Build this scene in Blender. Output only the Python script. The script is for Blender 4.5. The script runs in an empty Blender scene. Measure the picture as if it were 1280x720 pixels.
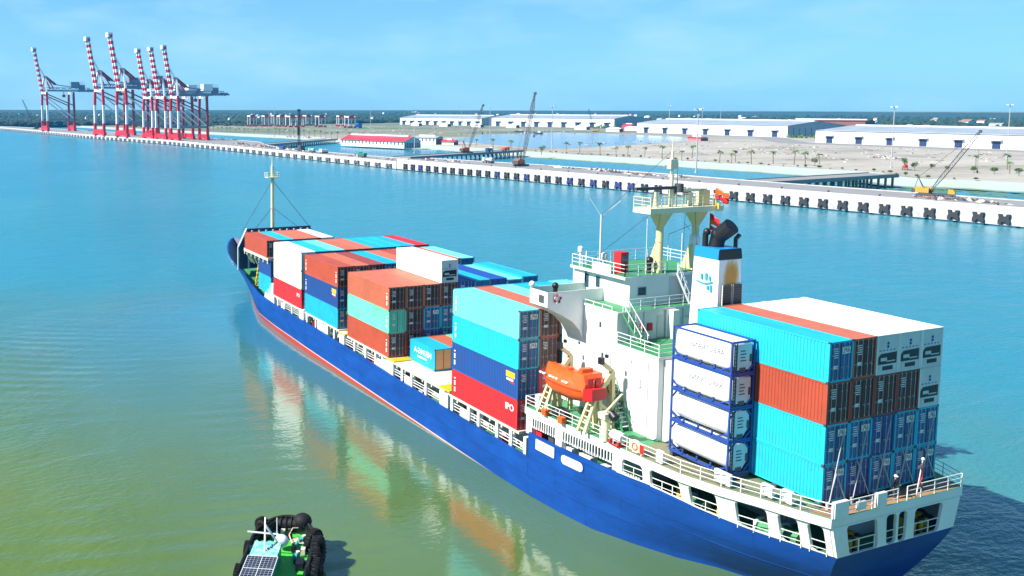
import bpy, math, random
import numpy as np
from mathutils import Matrix, Vector
random.seed(7)
R = math.radians
S = bpy.context.scene
COL = S.collection

# ---------------------------------------------------------------- camera
cam_d = bpy.data.cameras.new("camera")
cam = bpy.data.objects.new("camera", cam_d)
COL.objects.link(cam)
S.camera = cam
YAW, PITCH, ROLL = -0.40877, -0.09524, 0.00185
fw = Vector((math.cos(YAW)*math.cos(PITCH), math.sin(YAW)*math.cos(PITCH), math.sin(PITCH)))
rt = Vector((math.sin(YAW), -math.cos(YAW), 0))
up = rt.cross(fw)
r2 = rt*math.cos(ROLL) + up*math.sin(ROLL)
u2 = up*math.cos(ROLL) - rt*math.sin(ROLL)
m = Matrix((r2, u2, -fw)).transposed().to_4x4()
m.translation = Vector((-44.19, 63.03, 36.82))
cam.matrix_world = m
cam_d.sensor_width = 36.0
cam_d.lens = 1150.12/1280*36.0
cam_d.shift_x = 0.1826
cam_d.shift_y = -0.0888
cam_d.clip_start = 0.5
cam_d.clip_end = 60000

# ---------------------------------------------------------------- world, sun, exposure
SUN_DIR = Vector((0.13, 1.12, 0.98)).normalized()
SUN_EL = math.asin(SUN_DIR.z)
SUN_ROT = math.atan2(SUN_DIR.x, SUN_DIR.y)
world = bpy.data.worlds.new("World")
S.world = world
world.use_nodes = True
nt = world.node_tree
bg = nt.nodes['Background']
sky = nt.nodes.new('ShaderNodeTexSky')
sky.sky_type = 'NISHITA'
sky.sun_disc = False
sky.sun_elevation = SUN_EL
sky.sun_rotation = SUN_ROT
sky.altitude = 0
sky.air_density = 1.0
sky.dust_density = 0.6
sky.ozone_density = 2.5
tint = nt.nodes.new('ShaderNodeMix'); tint.data_type = 'RGBA'; tint.blend_type = 'MULTIPLY'
tint.inputs['Factor'].default_value = 1.0
tint.inputs['B'].default_value = (0.62, 1.20, 1.60, 1)
nt.links.new(sky.outputs[0], tint.inputs['A'])
flat = nt.nodes.new('ShaderNodeMix'); flat.data_type = 'RGBA'      # humid tropical sky: even, saturated pale blue
flat.inputs['Factor'].default_value = 0.72
geoN = nt.nodes.new('ShaderNodeTexCoord'); sepN = nt.nodes.new('ShaderNodeSeparateXYZ')
nt.links.new(geoN.outputs['Generated'], sepN.inputs[0])
grd = nt.nodes.new('ShaderNodeValToRGB'); nt.links.new(sepN.outputs['Z'], grd.inputs[0])
ge = grd.color_ramp.elements
ge[0].position, ge[0].color = 0.0, (2.1, 4.4, 6.2, 1)
ge[1].position, ge[1].color = 0.85, (0.16, 0.75, 2.2, 1)
k_ = ge.new(0.12); k_.color = (1.35, 3.45, 6.2, 1)
k_ = ge.new(0.20); k_.color = (0.62, 2.2, 4.3, 1)
k_ = ge.new(0.40); k_.color = (0.20, 0.95, 2.6, 1)
nt.links.new(grd.outputs['Color'], flat.inputs['B'])
nt.links.new(tint.outputs['Result'], flat.inputs['A'])
# faint high cloud wisps
tc = nt.nodes.new('ShaderNodeTexCoord')
mp = nt.nodes.new('ShaderNodeMapping'); mp.inputs['Scale'].default_value = (3.0, 3.0, 11.0)
nt.links.new(tc.outputs['Generated'], mp.inputs['Vector'])
nz = nt.nodes.new('ShaderNodeTexNoise'); nz.inputs['Scale'].default_value = 2.2
nz.inputs['Detail'].default_value = 5; nz.inputs['Roughness'].default_value = 0.55
nt.links.new(mp.outputs[0], nz.inputs['Vector'])
rmp = nt.nodes.new('ShaderNodeMapRange')
rmp.inputs['From Min'].default_value = 0.46; rmp.inputs['From Max'].default_value = 0.76
rmp.inputs['To Max'].default_value = 0.62
nt.links.new(nz.outputs[0], rmp.inputs['Value'])
cl = nt.nodes.new('ShaderNodeMix'); cl.data_type = 'RGBA'
cl.inputs['B'].default_value = (3.4, 5.6, 6.9, 1)
nt.links.new(rmp.outputs[0], cl.inputs['Factor'])
nt.links.new(flat.outputs['Result'], cl.inputs['A'])
nt.links.new(cl.outputs['Result'], bg.inputs['Color'])
bg.inputs['Strength'].default_value = 0.08

sun_d = bpy.data.lights.new("sun", 'SUN')
sun_d.energy = 5.0
sun_d.angle = R(0.53)
sun_d.color = (1.0, 0.95, 0.87)
sun = bpy.data.objects.new("sun", sun_d)
sun.rotation_euler = SUN_DIR.to_track_quat('Z', 'Y').to_euler()
COL.objects.link(sun)

S.view_settings.view_transform = 'Standard'
S.view_settings.look = 'None'
S.view_settings.exposure = 0.95
S.view_settings.gamma = 1.0
S.view_settings.use_curve_mapping = False
S.render.engine = 'CYCLES'
S.cycles.max_bounces = 5
S.cycles.diffuse_bounces = 2
S.cycles.glossy_bounces = 3
S.cycles.transmission_bounces = 2
S.cycles.volume_bounces = 1
S.cycles.use_denoising = True
S.cycles.caustics_reflective = False
S.cycles.caustics_refractive = False

# ---------------------------------------------------------------- materials
MATS = {}
def paint(name, col, rough=0.5, grime=0.25, scale=0.6, metallic=0.0, streak=True, vary=0.0, bump=0.0, col2=None, spec=0.5):
    """Painted surface with blotchy wear, run marks and a little per-object shift."""
    if name in MATS: return MATS[name]
    mt = bpy.data.materials.new(name); mt.use_nodes = True
    t = mt.node_tree; b = t.nodes['Principled BSDF']
    b.inputs['Roughness'].default_value = rough
    b.inputs['Metallic'].default_value = metallic
    b.inputs['Specular IOR Level'].default_value = spec
    co = t.nodes.new('ShaderNodeTexCoord')
    n1 = t.nodes.new('ShaderNodeTexNoise'); n1.inputs['Scale'].default_value = scale
    n1.inputs['Detail'].default_value = 7; n1.inputs['Roughness'].default_value = 0.65
    vec = co.outputs['Object']
    info = t.nodes.new('ShaderNodeObjectInfo')
    ad = t.nodes.new('ShaderNodeVectorMath'); ad.operation = 'MULTIPLY_ADD'
    ad.inputs[1].default_value = (1, 1, 1)
    sc = t.nodes.new('ShaderNodeVectorMath'); sc.operation = 'SCALE'
    sc.inputs[0].default_value = (37, 53, 29)
    t.links.new(info.outputs['Random'], sc.inputs['Scale'])
    t.links.new(vec, ad.inputs[0]); t.links.new(sc.outputs[0], ad.inputs[2])
    t.links.new(ad.outputs[0], n1.inputs['Vector'])
    mr = t.nodes.new('ShaderNodeMapRange'); mr.inputs['From Min'].default_value = 0.42; mr.inputs['From Max'].default_value = 0.75
    mr.inputs['To Max'].default_value = grime
    t.links.new(n1.outputs[0], mr.inputs['Value'])
    fac = mr.outputs[0]
    if streak:
        m2 = t.nodes.new('ShaderNodeMapping'); m2.inputs['Scale'].default_value = (2.2, 2.2, 0.16)
        t.links.new(ad.outputs[0], m2.inputs['Vector'])
        n2 = t.nodes.new('ShaderNodeTexNoise'); n2.inputs['Scale'].default_value = 1.3; n2.inputs['Detail'].default_value = 5
        t.links.new(m2.outputs[0], n2.inputs['Vector'])
        r3 = t.nodes.new('ShaderNodeMapRange'); r3.inputs['From Min'].default_value = 0.55; r3.inputs['From Max'].default_value = 0.8
        r3.inputs['To Max'].default_value = grime*0.9
        t.links.new(n2.outputs[0], r3.inputs['Value'])
        mx = t.nodes.new('ShaderNodeMath'); mx.operation = 'MAXIMUM'
        t.links.new(fac, mx.inputs[0]); t.links.new(r3.outputs[0], mx.inputs[1]); fac = mx.outputs[0]
    mix = t.nodes.new('ShaderNodeMix'); mix.data_type = 'RGBA'
    c = (*col, 1)
    mix.inputs['A'].default_value = c
    mix.inputs['B'].default_value = (*(col2 or (col[0]*0.5+0.03, col[1]*0.42+0.02, col[2]*0.38+0.015)), 1)
    t.links.new(fac, mix.inputs['Factor'])
    out = mix.outputs['Result']
    if vary > 0:
        hs = t.nodes.new('ShaderNodeHueSaturation')
        vr = t.nodes.new('ShaderNodeMapRange'); vr.inputs['To Min'].default_value = 1-vary; vr.inputs['To Max'].default_value = 1+vary*0.7
        t.links.new(info.outputs['Random'], vr.inputs['Value'])
        t.links.new(vr.outputs[0], hs.inputs['Value']); t.links.new(out, hs.inputs['Color']); out = hs.outputs[0]
    t.links.new(out, b.inputs['Base Color'])
    if bump > 0:
        bp = t.nodes.new('ShaderNodeBump'); bp.inputs['Strength'].default_value = bump; bp.inputs['Distance'].default_value = 0.05
        n3 = t.nodes.new('ShaderNodeTexNoise'); n3.inputs['Scale'].default_value = scale*3
        t.links.new(ad.outputs[0], n3.inputs['Vector']); t.links.new(n3.outputs[0], bp.inputs['Height']); t.links.new(bp.outputs[0], b.inputs['Normal'])
    MATS[name] = mt
    return mt

CONT = {
 'cyan': (0.012, 0.44, 0.66), 'pale cyan': (0.17, 0.64, 0.68), 'navy': (0.012, 0.070, 0.28),
 'red': (0.70, 0.022, 0.032), 'orange': (0.56, 0.145, 0.075), 'red-orange': (0.44, 0.072, 0.034),
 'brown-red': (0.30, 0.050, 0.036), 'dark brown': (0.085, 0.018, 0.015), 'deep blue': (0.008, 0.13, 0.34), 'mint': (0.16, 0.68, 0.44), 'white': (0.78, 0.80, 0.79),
 'ivory': (0.72, 0.74, 0.66), 'royal blue': (0.012, 0.075, 0.36)}
def cmat(c): return paint('container_paint_'+c, CONT[c], 0.5, 0.5 if c not in ('white', 'ivory') else 0.2, 0.55, vary=0.14, bump=.35)
WHITE = paint('white_ship_paint', (0.78, 0.79, 0.78), 0.45, 0.30, 0.45, col2=(0.52, 0.43, 0.32))
LTGREY = paint('light_grey_paint', (0.55, 0.58, 0.58), 0.5, 0.2)
GREEN = paint('green_deck_paint', (0.045, 0.26, 0.10), 0.6, 0.35, 1.2, streak=False)
DKGREY = paint('dark_grey_steel', (0.06, 0.065, 0.07), 0.6, 0.3)
BLACK = paint('black_paint', (0.006, 0.006, 0.008), 0.45, 0.3)
RUBBER = paint('black_rubber', (0.006, 0.006, 0.007), 0.7, 0.5, 2.0, col2=(0.03, 0.028, 0.026), spec=.3)
STEEL = paint('galvanised_steel', (0.42, 0.43, 0.44), 0.45, 0.4, 2.0)
CREAM = paint('cream_paint', (0.72, 0.60, 0.32), 0.5, 0.25)
IVORY = paint('pale_cream_paint', (0.74, 0.70, 0.46), 0.5, 0.25)
YELLOW = paint('yellow_paint', (0.72, 0.45, 0.02), 0.5, 0.25)
ORANGE = paint('lifeboat_orange', (0.78, 0.10, 0.012), 0.35, 0.12)
REDP = paint('signal_red_paint', (0.60, 0.015, 0.02), 0.5, 0.2)
DKRED = paint('crane_dark_red', (0.25, 0.02, 0.03), 0.5, 0.2)
BUFF = paint('buff_hatch_paint', (0.62, 0.57, 0.49), 0.6, 0.4, 0.9)
WOODDECK = paint('ochre_deck_coating', (0.36, 0.20, 0.10), 0.75, 0.45, 1.4, streak=False)
GLASS = paint('window_glass', (0.02, 0.06, 0.09), 0.08, 0.1, streak=False, spec=0.9)
NAVYSTEEL = paint('navy_steel', (0.012, 0.03, 0.10), 0.5, 0.3)
FRAMEBLUE = paint('tank_frame_blue', (0.015, 0.06, 0.30), 0.5, 0.3)
INK = paint('lettering_ink', (0.05, 0.05, 0.06), 0.6, 0.0, streak=False)
INKW = paint('white_lettering', (0.82, 0.82, 0.82), 0.6, 0.0, streak=False)
REEFERGREY = paint('reefer_end_grey', (0.60, 0.64, 0.64), 0.5, 0.35)
SKIN = paint('skin', (0.35, 0.19, 0.12), 0.6, 0.0, streak=False)

# ---------------------------------------------------------------- mesh builder
class MB:
    def __init__(s): s.v = []; s.f = []; s.m = []; s.sm = []
    def add(s, verts, faces, mi=0, smooth=False):
        o = len(s.v); s.v.extend([tuple(p) for p in verts])
        for f in faces: s.f.append(tuple(i+o for i in f)); s.m.append(mi); s.sm.append(smooth)
    def box(s, x0, y0, z0, x1, y1, z1, mi=0):
        if x0 > x1: x0, x1 = x1, x0
        if y0 > y1: y0, y1 = y1, y0
        if z0 > z1: z0, z1 = z1, z0
        s.add([(x0,y0,z0),(x1,y0,z0),(x1,y1,z0),(x0,y1,z0),(x0,y0,z1),(x1,y0,z1),(x1,y1,z1),(x0,y1,z1)],
              [(0,3,2,1),(4,5,6,7),(0,1,5,4),(1,2,6,5),(2,3,7,6),(3,0,4,7)], mi)
    def bar(s, p, q, w, h=None, mi=0):
        h = h or w; p = Vector(p); q = Vector(q); d = (q-p)
        if d.length < 1e-6: return
        d.normalize(); a = Vector((0,0,1)) if abs(d.z) < 0.95 else Vector((1,0,0))
        u = d.cross(a).normalized(); v = u.cross(d)
        vs = [c+u*(sx*w/2)+v*(sy*h/2) for c in (p, q) for sx, sy in ((-1,-1),(1,-1),(1,1),(-1,1))]
        s.add(vs, [(3,2,1,0),(4,5,6,7),(0,1,5,4),(1,2,6,5),(2,3,7,6),(3,0,4,7)], mi)
    def cyl(s, p, q, r0, r1=None, n=10, mi=0, caps=True, smooth=True):
        r1 = r0 if r1 is None else r1; p = Vector(p); q = Vector(q); d = q-p
        if d.length < 1e-6: return
        d.normalize(); a = Vector((0,0,1)) if abs(d.z) < 0.95 else Vector((1,0,0))
        u = d.cross(a).normalized(); v = d.cross(u)
        vs = []
        for c, r in ((p, r0), (q, r1)):
            for i in range(n):
                t = 2*math.pi*i/n; vs.append(c+u*(r*math.cos(t))+v*(r*math.sin(t)))
        s.add(vs, [(i, (i+1) % n, n+(i+1) % n, n+i) for i in range(n)], mi, smooth)
        if caps: s.add(vs, [tuple(range(n-1, -1, -1)), tuple(range(n, 2*n))], mi)
    def tube(s, pts, r, n=6, mi=0):
        for a, b in zip(pts[:-1], pts[1:]): s.cyl(a, b, r, r, n, mi, True)
    def prism(s, poly, vec, mi=0):
        n = len(poly); vec = Vector(vec); vs = [Vector(p) for p in poly]; vs2 = [p+vec for p in vs]
        s.add(vs+vs2, [tuple(range(n-1, -1, -1)), tuple(range(n, 2*n))]+[(i, (i+1) % n, n+(i+1) % n, n+i) for i in range(n)], mi)
    def grid(s, rows, mi=0, smooth=True, close=False):
        nr, nc = len(rows), len(rows[0]); vs = [p for r in rows for p in r]; fs = []
        for i in range(nr-1):
            for j in range(nc if close else nc-1):
                k = (j+1) % nc; fs.append((i*nc+j, i*nc+k, (i+1)*nc+k, (i+1)*nc+j))
        s.add(vs, fs, mi, smooth)
    def ball(s, c, rx, ry=None, rz=None, nu=12, nv=8, mi=0, z0=-1.0):
        ry = rx if ry is None else ry; rz = rx if rz is None else rz; rows = []
        a0 = math.asin(max(-1, z0))
        for i in range(nv+1):
            a = a0+(math.pi/2-a0)*i/nv
            rows.append([(c[0]+rx*math.cos(a)*math.cos(2*math.pi*j/nu), c[1]+ry*math.cos(a)*math.sin(2*math.pi*j/nu), c[2]+rz*math.sin(a)) for j in range(nu)])
        s.grid(rows, mi, True, True)
    def torus(s, c, R0, r, axis='x', nu=16, nv=8, mi=0):
        rows = []
        for i in range(nu+1):
            a = 2*math.pi*i/nu; row = []
            for j in range(nv):
                b = 2*math.pi*j/nv; q = R0+r*math.cos(b); p = (q*math.cos(a), q*math.sin(a), r*math.sin(b))
                if axis == 'x': p = (p[2], p[0], p[1])
                elif axis == 'y': p = (p[0], p[2], p[1])
                row.append((c[0]+p[0], c[1]+p[1], c[2]+p[2]))
            rows.append(row)
        s.grid(rows, mi, True, True)
    def cut(s):
        if not hasattr(s, 'cuts'): s.cuts = []
        s.cuts.append((len(s.v), len(s.f)))
    def build_each(s, name, mats, parent=None, origin=None):
        v0 = f0 = 0; out = []
        for v1, f1 in s.cuts:
            if f1 > f0:
                p = MB(); p.v = s.v[v0:v1]; p.f = [tuple(i-v0 for i in f) for f in s.f[f0:f1]]; p.m = s.m[f0:f1]; p.sm = s.sm[f0:f1]
                out.append(p.build(name, mats, parent, origin))
            v0, f0 = v1, f1
        return out
    def mesh(s, name, mats):
        me = bpy.data.meshes.new(name); me.from_pydata(s.v, [], s.f)
        for mt in (mats if isinstance(mats, (list, tuple)) else [mats]): me.materials.append(mt)
        me.polygons.foreach_set('material_index', s.m)
        me.polygons.foreach_set('use_smooth', s.sm)
        me.update(); return me
    def build(s, name, mats, parent=None, origin=None, **k):
        if origin is not None: s.v = [(p[0]-origin[0], p[1]-origin[1], p[2]-origin[2]) for p in s.v]
        o = bpy.data.objects.new(name, s.mesh(name, mats)); COL.objects.link(o)
        if parent is not None: o.parent = parent
        if parent is None and origin is not None: o.location = origin
        return tag(o, **k)

def tag(o, label=None, cat=None, group=None, kind=None):
    if label: o['label'] = label
    if cat: o['category'] = cat
    if group: o['group'] = group
    if kind: o['kind'] = kind
    return o
def empty(name, loc=(0,0,0), rz=0.0, label=None, cat=None, group=None, scale=None):
    o = bpy.data.objects.new(name, None); COL.objects.link(o); o.location = loc; o.rotation_euler = (0, 0, rz)
    o.empty_display_size = 0.5
    if scale: o.scale = scale
    return tag(o, label, cat, group)
def copy_tree(o, parent=None):
    c = o.copy(); COL.objects.link(c)
    if parent is not None: c.parent = parent
    for ch in list(o.children): copy_tree(ch, c)
    return c
_tx = {}
def text_mesh(txt, size=1.0, depth=0.0):
    """flat lettering as a mesh in its own x-y plane, centred"""
    k = (txt, size)
    if k in _tx: return _tx[k]
    cu = bpy.data.curves.new('lettering', 'FONT'); cu.body = txt; cu.size = size
    cu.align_x = 'CENTER'; cu.align_y = 'CENTER'; cu.offset = 0.012*size
    cu.resolution_u = 2
    ob = bpy.data.objects.new('lettering_source', cu); COL.objects.link(ob)
    dg = bpy.context.evaluated_depsgraph_get()
    me = bpy.data.meshes.new_from_object(ob.evaluated_get(dg))
    bpy.data.objects.remove(ob); _tx[k] = me
    return me
def lettering(txt, size, mat, parent, loc, xdir, ydir, name='lettering', mirror=True):
    me = text_mesh(txt, size).copy(); me.materials.clear(); me.materials.append(mat)
    o = bpy.data.objects.new(name, me); COL.objects.link(o)
    x = Vector(xdir).normalized()*(-1 if mirror else 1); y = Vector(ydir).normalized(); zz = x.cross(y)
    mm = Matrix((x, y, zz)).transposed().to_4x4(); mm.translation = Vector(loc)
    if parent is not None: o.parent = parent
    o.matrix_local = mm
    return o
def rail(mb, pts, h=1.05, bars=3, gap=1.6, r=0.035, mi=0, posts=True):
    pts = [Vector(p) for p in pts]
    for a, b in zip(pts[:-1], pts[1:]):
        n = max(1, round((b-a).length/gap))
        for k in range(1, bars+1): mb.bar(a+Vector((0,0,h*k/bars)), b+Vector((0,0,h*k/bars)), r*(1.7 if k == bars else 1.25), None, mi)
        for i in range(n):
            p = a+(b-a)*(i/n); mb.bar(p, p+Vector((0,0,h)), r*1.9, None, mi)
    if (pts[0]-pts[-1]).length > 0.01: mb.bar(pts[-1], pts[-1]+Vector((0,0,h)), r*1.9, None, mi)

# ================================================================ SETTING
def new_mat(name):
    mt = bpy.data.materials.new(name); mt.use_nodes = True
    return mt, mt.node_tree, mt.node_tree.nodes['Principled BSDF']
def noise(t, vec, scale, detail=4, rough=0.55, dist=0.0):
    n = t.nodes.new('ShaderNodeTexNoise'); n.inputs['Scale'].default_value = scale
    n.inputs['Detail'].default_value = detail; n.inputs['Roughness'].default_value = rough; n.inputs['Distortion'].default_value = dist
    if vec is not None: t.links.new(vec, n.inputs['Vector'])
    return n.outputs[0]
def ramp(t, fac, stops):
    r = t.nodes.new('ShaderNodeValToRGB'); e = r.color_ramp.elements
    e[0].position, e[0].color = stops[0][0], (*stops[0][1], 1); e[1].position, e[1].color = stops[-1][0], (*stops[-1][1], 1)
    for p, c in stops[1:-1]: k = e.new(p); k.color = (*c, 1)
    t.links.new(fac, r.inputs[0]); return r.outputs[0]
def scaled(t, vec, s, rot=0):
    m_ = t.nodes.new('ShaderNodeMapping'); m_.inputs['Scale'].default_value = s; m_.inputs['Rotation'].default_value = (0, 0, rot)
    t.links.new(vec, m_.inputs['Vector']); return m_.outputs[0]

# river water: turbid green body colour under a rippled skin
mt, t, b = new_mat('river_water')
geo = t.nodes.new('ShaderNodeNewGeometry'); pos = geo.outputs['Position']
olive = ramp(t, noise(t, scaled(t, pos, (0.012, 0.022, 1), 0.3), 1.0, 4), [(0.30, (0.064, 0.125, 0.032)), (0.55, (0.098, 0.155, 0.026)), (0.75, (0.130, 0.162, 0.020))])
clear = ramp(t, noise(t, scaled(t, pos, (0.004, 0.012, 1), 0.3), 1.0, 4), [(0.30, (0.012, 0.19, 0.27)), (0.7, (0.026, 0.215, 0.27))])
# body colour: olive on the near side, blending with distance into blue-green
dp = t.nodes.new('ShaderNodeVectorMath'); dp.operation = 'DISTANCE'; dp.inputs[1].default_value = (-15, 110, 0); t.links.new(pos, dp.inputs[0])
pn = t.nodes.new('ShaderNodeMath'); pn.operation = 'MULTIPLY_ADD'; pn.inputs[1].default_value = 90; t.links.new(noise(t, scaled(t, pos, (0.012, 0.02, 1), 0.4), 1.0, 4), pn.inputs[0]); t.links.new(dp.outputs['Value'], pn.inputs[2])
pm = t.nodes.new('ShaderNodeMapRange'); pm.interpolation_type = 'SMOOTHSTEP'; pm.inputs['From Min'].default_value = 120; pm.inputs['From Max'].default_value = 240; t.links.new(pn.outputs[0], pm.inputs['Value'])
bmx = t.nodes.new('ShaderNodeMix'); bmx.data_type = 'RGBA'; t.links.new(pm.outputs[0], bmx.inputs['Factor']); t.links.new(olive, bmx.inputs['A']); t.links.new(clear, bmx.inputs['B'])
body = bmx.outputs['Result']
t.links.new(body, b.inputs['Base Color'])
b.inputs['IOR'].default_value = 1.45
# lee: sheltered, glassier water along the port side of the ship
sxy = t.nodes.new('ShaderNodeSeparateXYZ'); t.links.new(pos, sxy.inputs[0])
def mrange(sock, a0, a1, b0, b1):
    n_ = t.nodes.new('ShaderNodeMapRange'); n_.interpolation_type = 'SMOOTHSTEP'
    n_.inputs['From Min'].default_value = a0; n_.inputs['From Max'].default_value = a1; n_.inputs['To Min'].default_value = b0; n_.inputs['To Max'].default_value = b1
    t.links.new(sock, n_.inputs['Value']); return n_.outputs[0]
def mul(a_, b_, op='MULTIPLY'):
    n_ = t.nodes.new('ShaderNodeMath'); n_.operation = op
    for i_, q_ in enumerate((a_, b_)):
        if isinstance(q_, (int, float)): n_.inputs[i_].default_value = q_
        else: t.links.new(q_, n_.inputs[i_])
    return n_.outputs[0]
yw = t.nodes.new('ShaderNodeMath'); yw.operation = 'MULTIPLY_ADD'; yw.inputs[1].default_value = 26
t.links.new(noise(t, scaled(t, pos, (0.035, 0.05, 1)), 1.0, 4), yw.inputs[0]); t.links.new(sxy.outputs['Y'], yw.inputs[2])
lee = mul(mul(mrange(yw.outputs[0], 8, 16, 0, 1), mrange(yw.outputs[0], 48, 74, 1, 0)), mul(mrange(sxy.outputs['X'], -30, 5, 0, 1), mrange(sxy.outputs['X'], 100, 150, 1, 0)))
rgh = mul(mrange(pm.outputs[0], 0, 1, .05, .24), mrange(lee, 0, 1, 1, .5))
t.links.new(rgh, b.inputs['Roughness'])
rip = noise(t, scaled(t, pos, (1.0, 0.55, 1), 0.5), 1.7, 4, 0.55)
swl = noise(t, scaled(t, pos, (0.20, 0.11, 1), 0.8), 1.0, 3, 0.5, 0.6)
wv = t.nodes.new('ShaderNodeTexWave'); wv.wave_type = 'RINGS'; wv.rings_direction = 'SPHERICAL'; wv.inputs['Scale'].default_value = 0.10; wv.inputs['Distortion'].default_value = 3.5; wv.inputs['Detail'].default_value = 3; wv.inputs['Detail Scale'].default_value = 0.6
mpw = t.nodes.new('ShaderNodeMapping'); mpw.inputs['Location'].default_value = (-175, -5, 0); t.links.new(pos, mpw.inputs['Vector']); t.links.new(mpw.outputs[0], wv.inputs['Vector'])
wk = mul(mul(wv.outputs['Fac'], mul(mrange(sxy.outputs['Y'], 22, 40, 0, .6), mrange(sxy.outputs['X'], 85, 130, 1, 0))), mrange(noise(t, scaled(t, pos, (0.02, 0.03, 1)), 1.0, 3), .4, .6, 0, 1))
gust = mrange(noise(t, scaled(t, pos, (0.010, 0.018, 1), 0.6), 1.0, 4, .6), .38, .62, .55, 1.25)
hgt = mul(mul(mul(mul(rip, .42), mul(swl, 1.0), 'ADD'), gust), wk, 'ADD')
hgt = mul(hgt, mrange(lee, 0, 1, 1.0, .20))
bp = t.nodes.new('ShaderNodeBump'); bp.inputs['Strength'].default_value = 1.0; bp.inputs['Distance'].default_value = 0.42
t.links.new(hgt, bp.inputs['Height']); t.links.new(bp.outputs[0], b.inputs['Normal'])
# extra coat layer, added to strengthen reflections on the sheltered patch
t.links.new(bp.outputs[0], b.inputs['Coat Normal']); b.inputs['Coat Roughness'].default_value = 0.05; b.inputs['Coat IOR'].default_value = 1.5
t.links.new(mul(lee, .85), b.inputs['Coat Weight'])
WATER = mt
w = MB(); w.add([(-6000,-6000,0),(30000,-6000,0),(30000,9000,0),(-6000,9000,0)], [(0,1,2,3)])
w.build('river_water', WATER, kind='structure')

# land beyond the basin
mt, t, b = new_mat('yard_ground'); LANDM = mt
geo = t.nodes.new('ShaderNodeNewGeometry'); pos = geo.outputs['Position']
near = ramp(t, noise(t, scaled(t, pos, (0.02, 0.008, 1), 0.15), 1.0, 8, 0.7), [(0.28, (0.15, 0.16, 0.085)), (0.38, (0.25, 0.225, 0.18)), (0.5, (0.36, 0.325, 0.27)), (0.7, (0.45, 0.41, 0.345))])
far = ramp(t, noise(t, scaled(t, pos, (0.006, 0.004, 1)), 1.0, 6, 0.7), [(0.35, (0.07, 0.11, 0.05)), (0.55, (0.20, 0.20, 0.13)), (0.7, (0.30, 0.27, 0.21))])
sx = t.nodes.new('ShaderNodeSeparateXYZ'); t.links.new(pos, sx.inputs[0])
mr = t.nodes.new('ShaderNodeMapRange'); mr.inputs['From Min'].default_value = 850; mr.inputs['From Max'].default_value = 1150
nzz = t.nodes.new('ShaderNodeMath'); nzz.operation = 'MULTIPLY_ADD'; nzz.inputs[1].default_value = 500
t.links.new(noise(t, scaled(t, pos, (0.01, 0.01, 1)), 1.0, 4), nzz.inputs[0]); 
dd = t.nodes.new('ShaderNodeMath'); dd.operation = 'MULTIPLY_ADD'; dd.inputs[1].default_value = -0.35
t.links.new(sx.outputs['Y'], dd.inputs[0]); t.links.new(sx.outputs['X'], dd.inputs[2])
sub = t.nodes.new('ShaderNodeMath'); sub.operation = 'SUBTRACT'; sub.inputs[1].default_value = 420
t.links.new(dd.outputs[0], sub.inputs[0]); t.links.new(sub.outputs[0], nzz.inputs[2]); t.links.new(nzz.outputs[0], mr.inputs['Value'])
mix = t.nodes.new('ShaderNodeMix'); mix.data_type = 'RGBA'
t.links.new(mr.outputs[0], mix.inputs['Factor']); t.links.new(near, mix.inputs['A']); t.links.new(far, mix.inputs['B'])
t.links.new(mix.outputs['Result'], b.inputs['Base Color']); b.inputs['Roughness'].default_value = 0.95
SHORE = [(-600,-480),(60,-400),(206,-386),(232,-380),(250,-366),(268,-368),(292,-388),(340,-383),(434,-374),(538,-360),(660,-358),(740,-352),(819,-336),(990,-350),(1151,-318),(1330,-286),(1665,-225),(2026,-170),(2600,-60),(6000,700),(20000,5000)]
BANK = 26
land = MB()
top_edge = [(x+4, y-BANK, 3.0) for x, y in SHORE]
foot = [(x, y, -0.6) for x, y in SHORE]
far_edge = [(x+2500, y-30000, 3.0) for x, y in SHORE]
land.grid([top_edge, far_edge], 0, False)
land.build('yard_ground', LANDM, kind='structure')
mt, t, b = new_mat('bank_slope')
geo = t.nodes.new('ShaderNodeNewGeometry'); pos = geo.outputs['Position']
sx = t.nodes.new('ShaderNodeSeparateXYZ'); t.links.new(pos, sx.inputs[0])
ad = t.nodes.new('ShaderNodeMath'); ad.operation = 'MULTIPLY_ADD'; ad.inputs[1].default_value = 1.4
t.links.new(noise(t, scaled(t, pos, (0.05, 0.05, 1)), 1.0, 5, 0.7), ad.inputs[0]); t.links.new(sx.outputs['Z'], ad.inputs[2])
t.links.new(ramp(t, ad.outputs[0], [(0.35, (0.06, 0.10, 0.02)), (0.8, (0.20, 0.23, 0.06)), (0.99, (0.36, 0.42, 0.37))]), b.inputs['Base Color'])
b.inputs['Roughness'].default_value = 0.9
bk = MB(); n = len(SHORE)
mid = [((a[0]*0.55+c[0]*0.45), (a[1]*0.55+c[1]*0.45), 0.75) for a, c in zip(foot, top_edge)]
bk.grid([foot, mid, top_edge], 0, False)
bk.build('bank_slope', mt, kind='structure')

# grey settling pond, lying behind a low bund
PONDM = paint('pond_water', (0.14, 0.20, 0.25), 0.15, 0.5, 0.02, streak=False, col2=(0.20, 0.26, 0.30))
pd = MB(); pd.add([(p[0], p[1], 3.06) for p in [(830,-462),(1020,-640),(1084,-809),(940,-815),(842,-805),(747,-736),(690,-640),(641,-532),(612,-452),(628,-428),(716,-441)]], [tuple(range(11))])
pd.build('settling_pond', PONDM, kind='structure')
# grey service road in front of the sheds
RD = paint('yard_road', (0.24, 0.23, 0.22), 0.9, 0.4, 0.05, streak=False)
rd = MB(); rd.grid([[(300,-760,3.04),(640,-742,3.04),(790,-872,3.04),(1040,-868,3.04)],[(300,-790,3.04),(640,-786,3.04),(785,-915,3.04),(1040,-905,3.04)]], 0, False)
rd.build('yard_road', RD, kind='structure')

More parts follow.
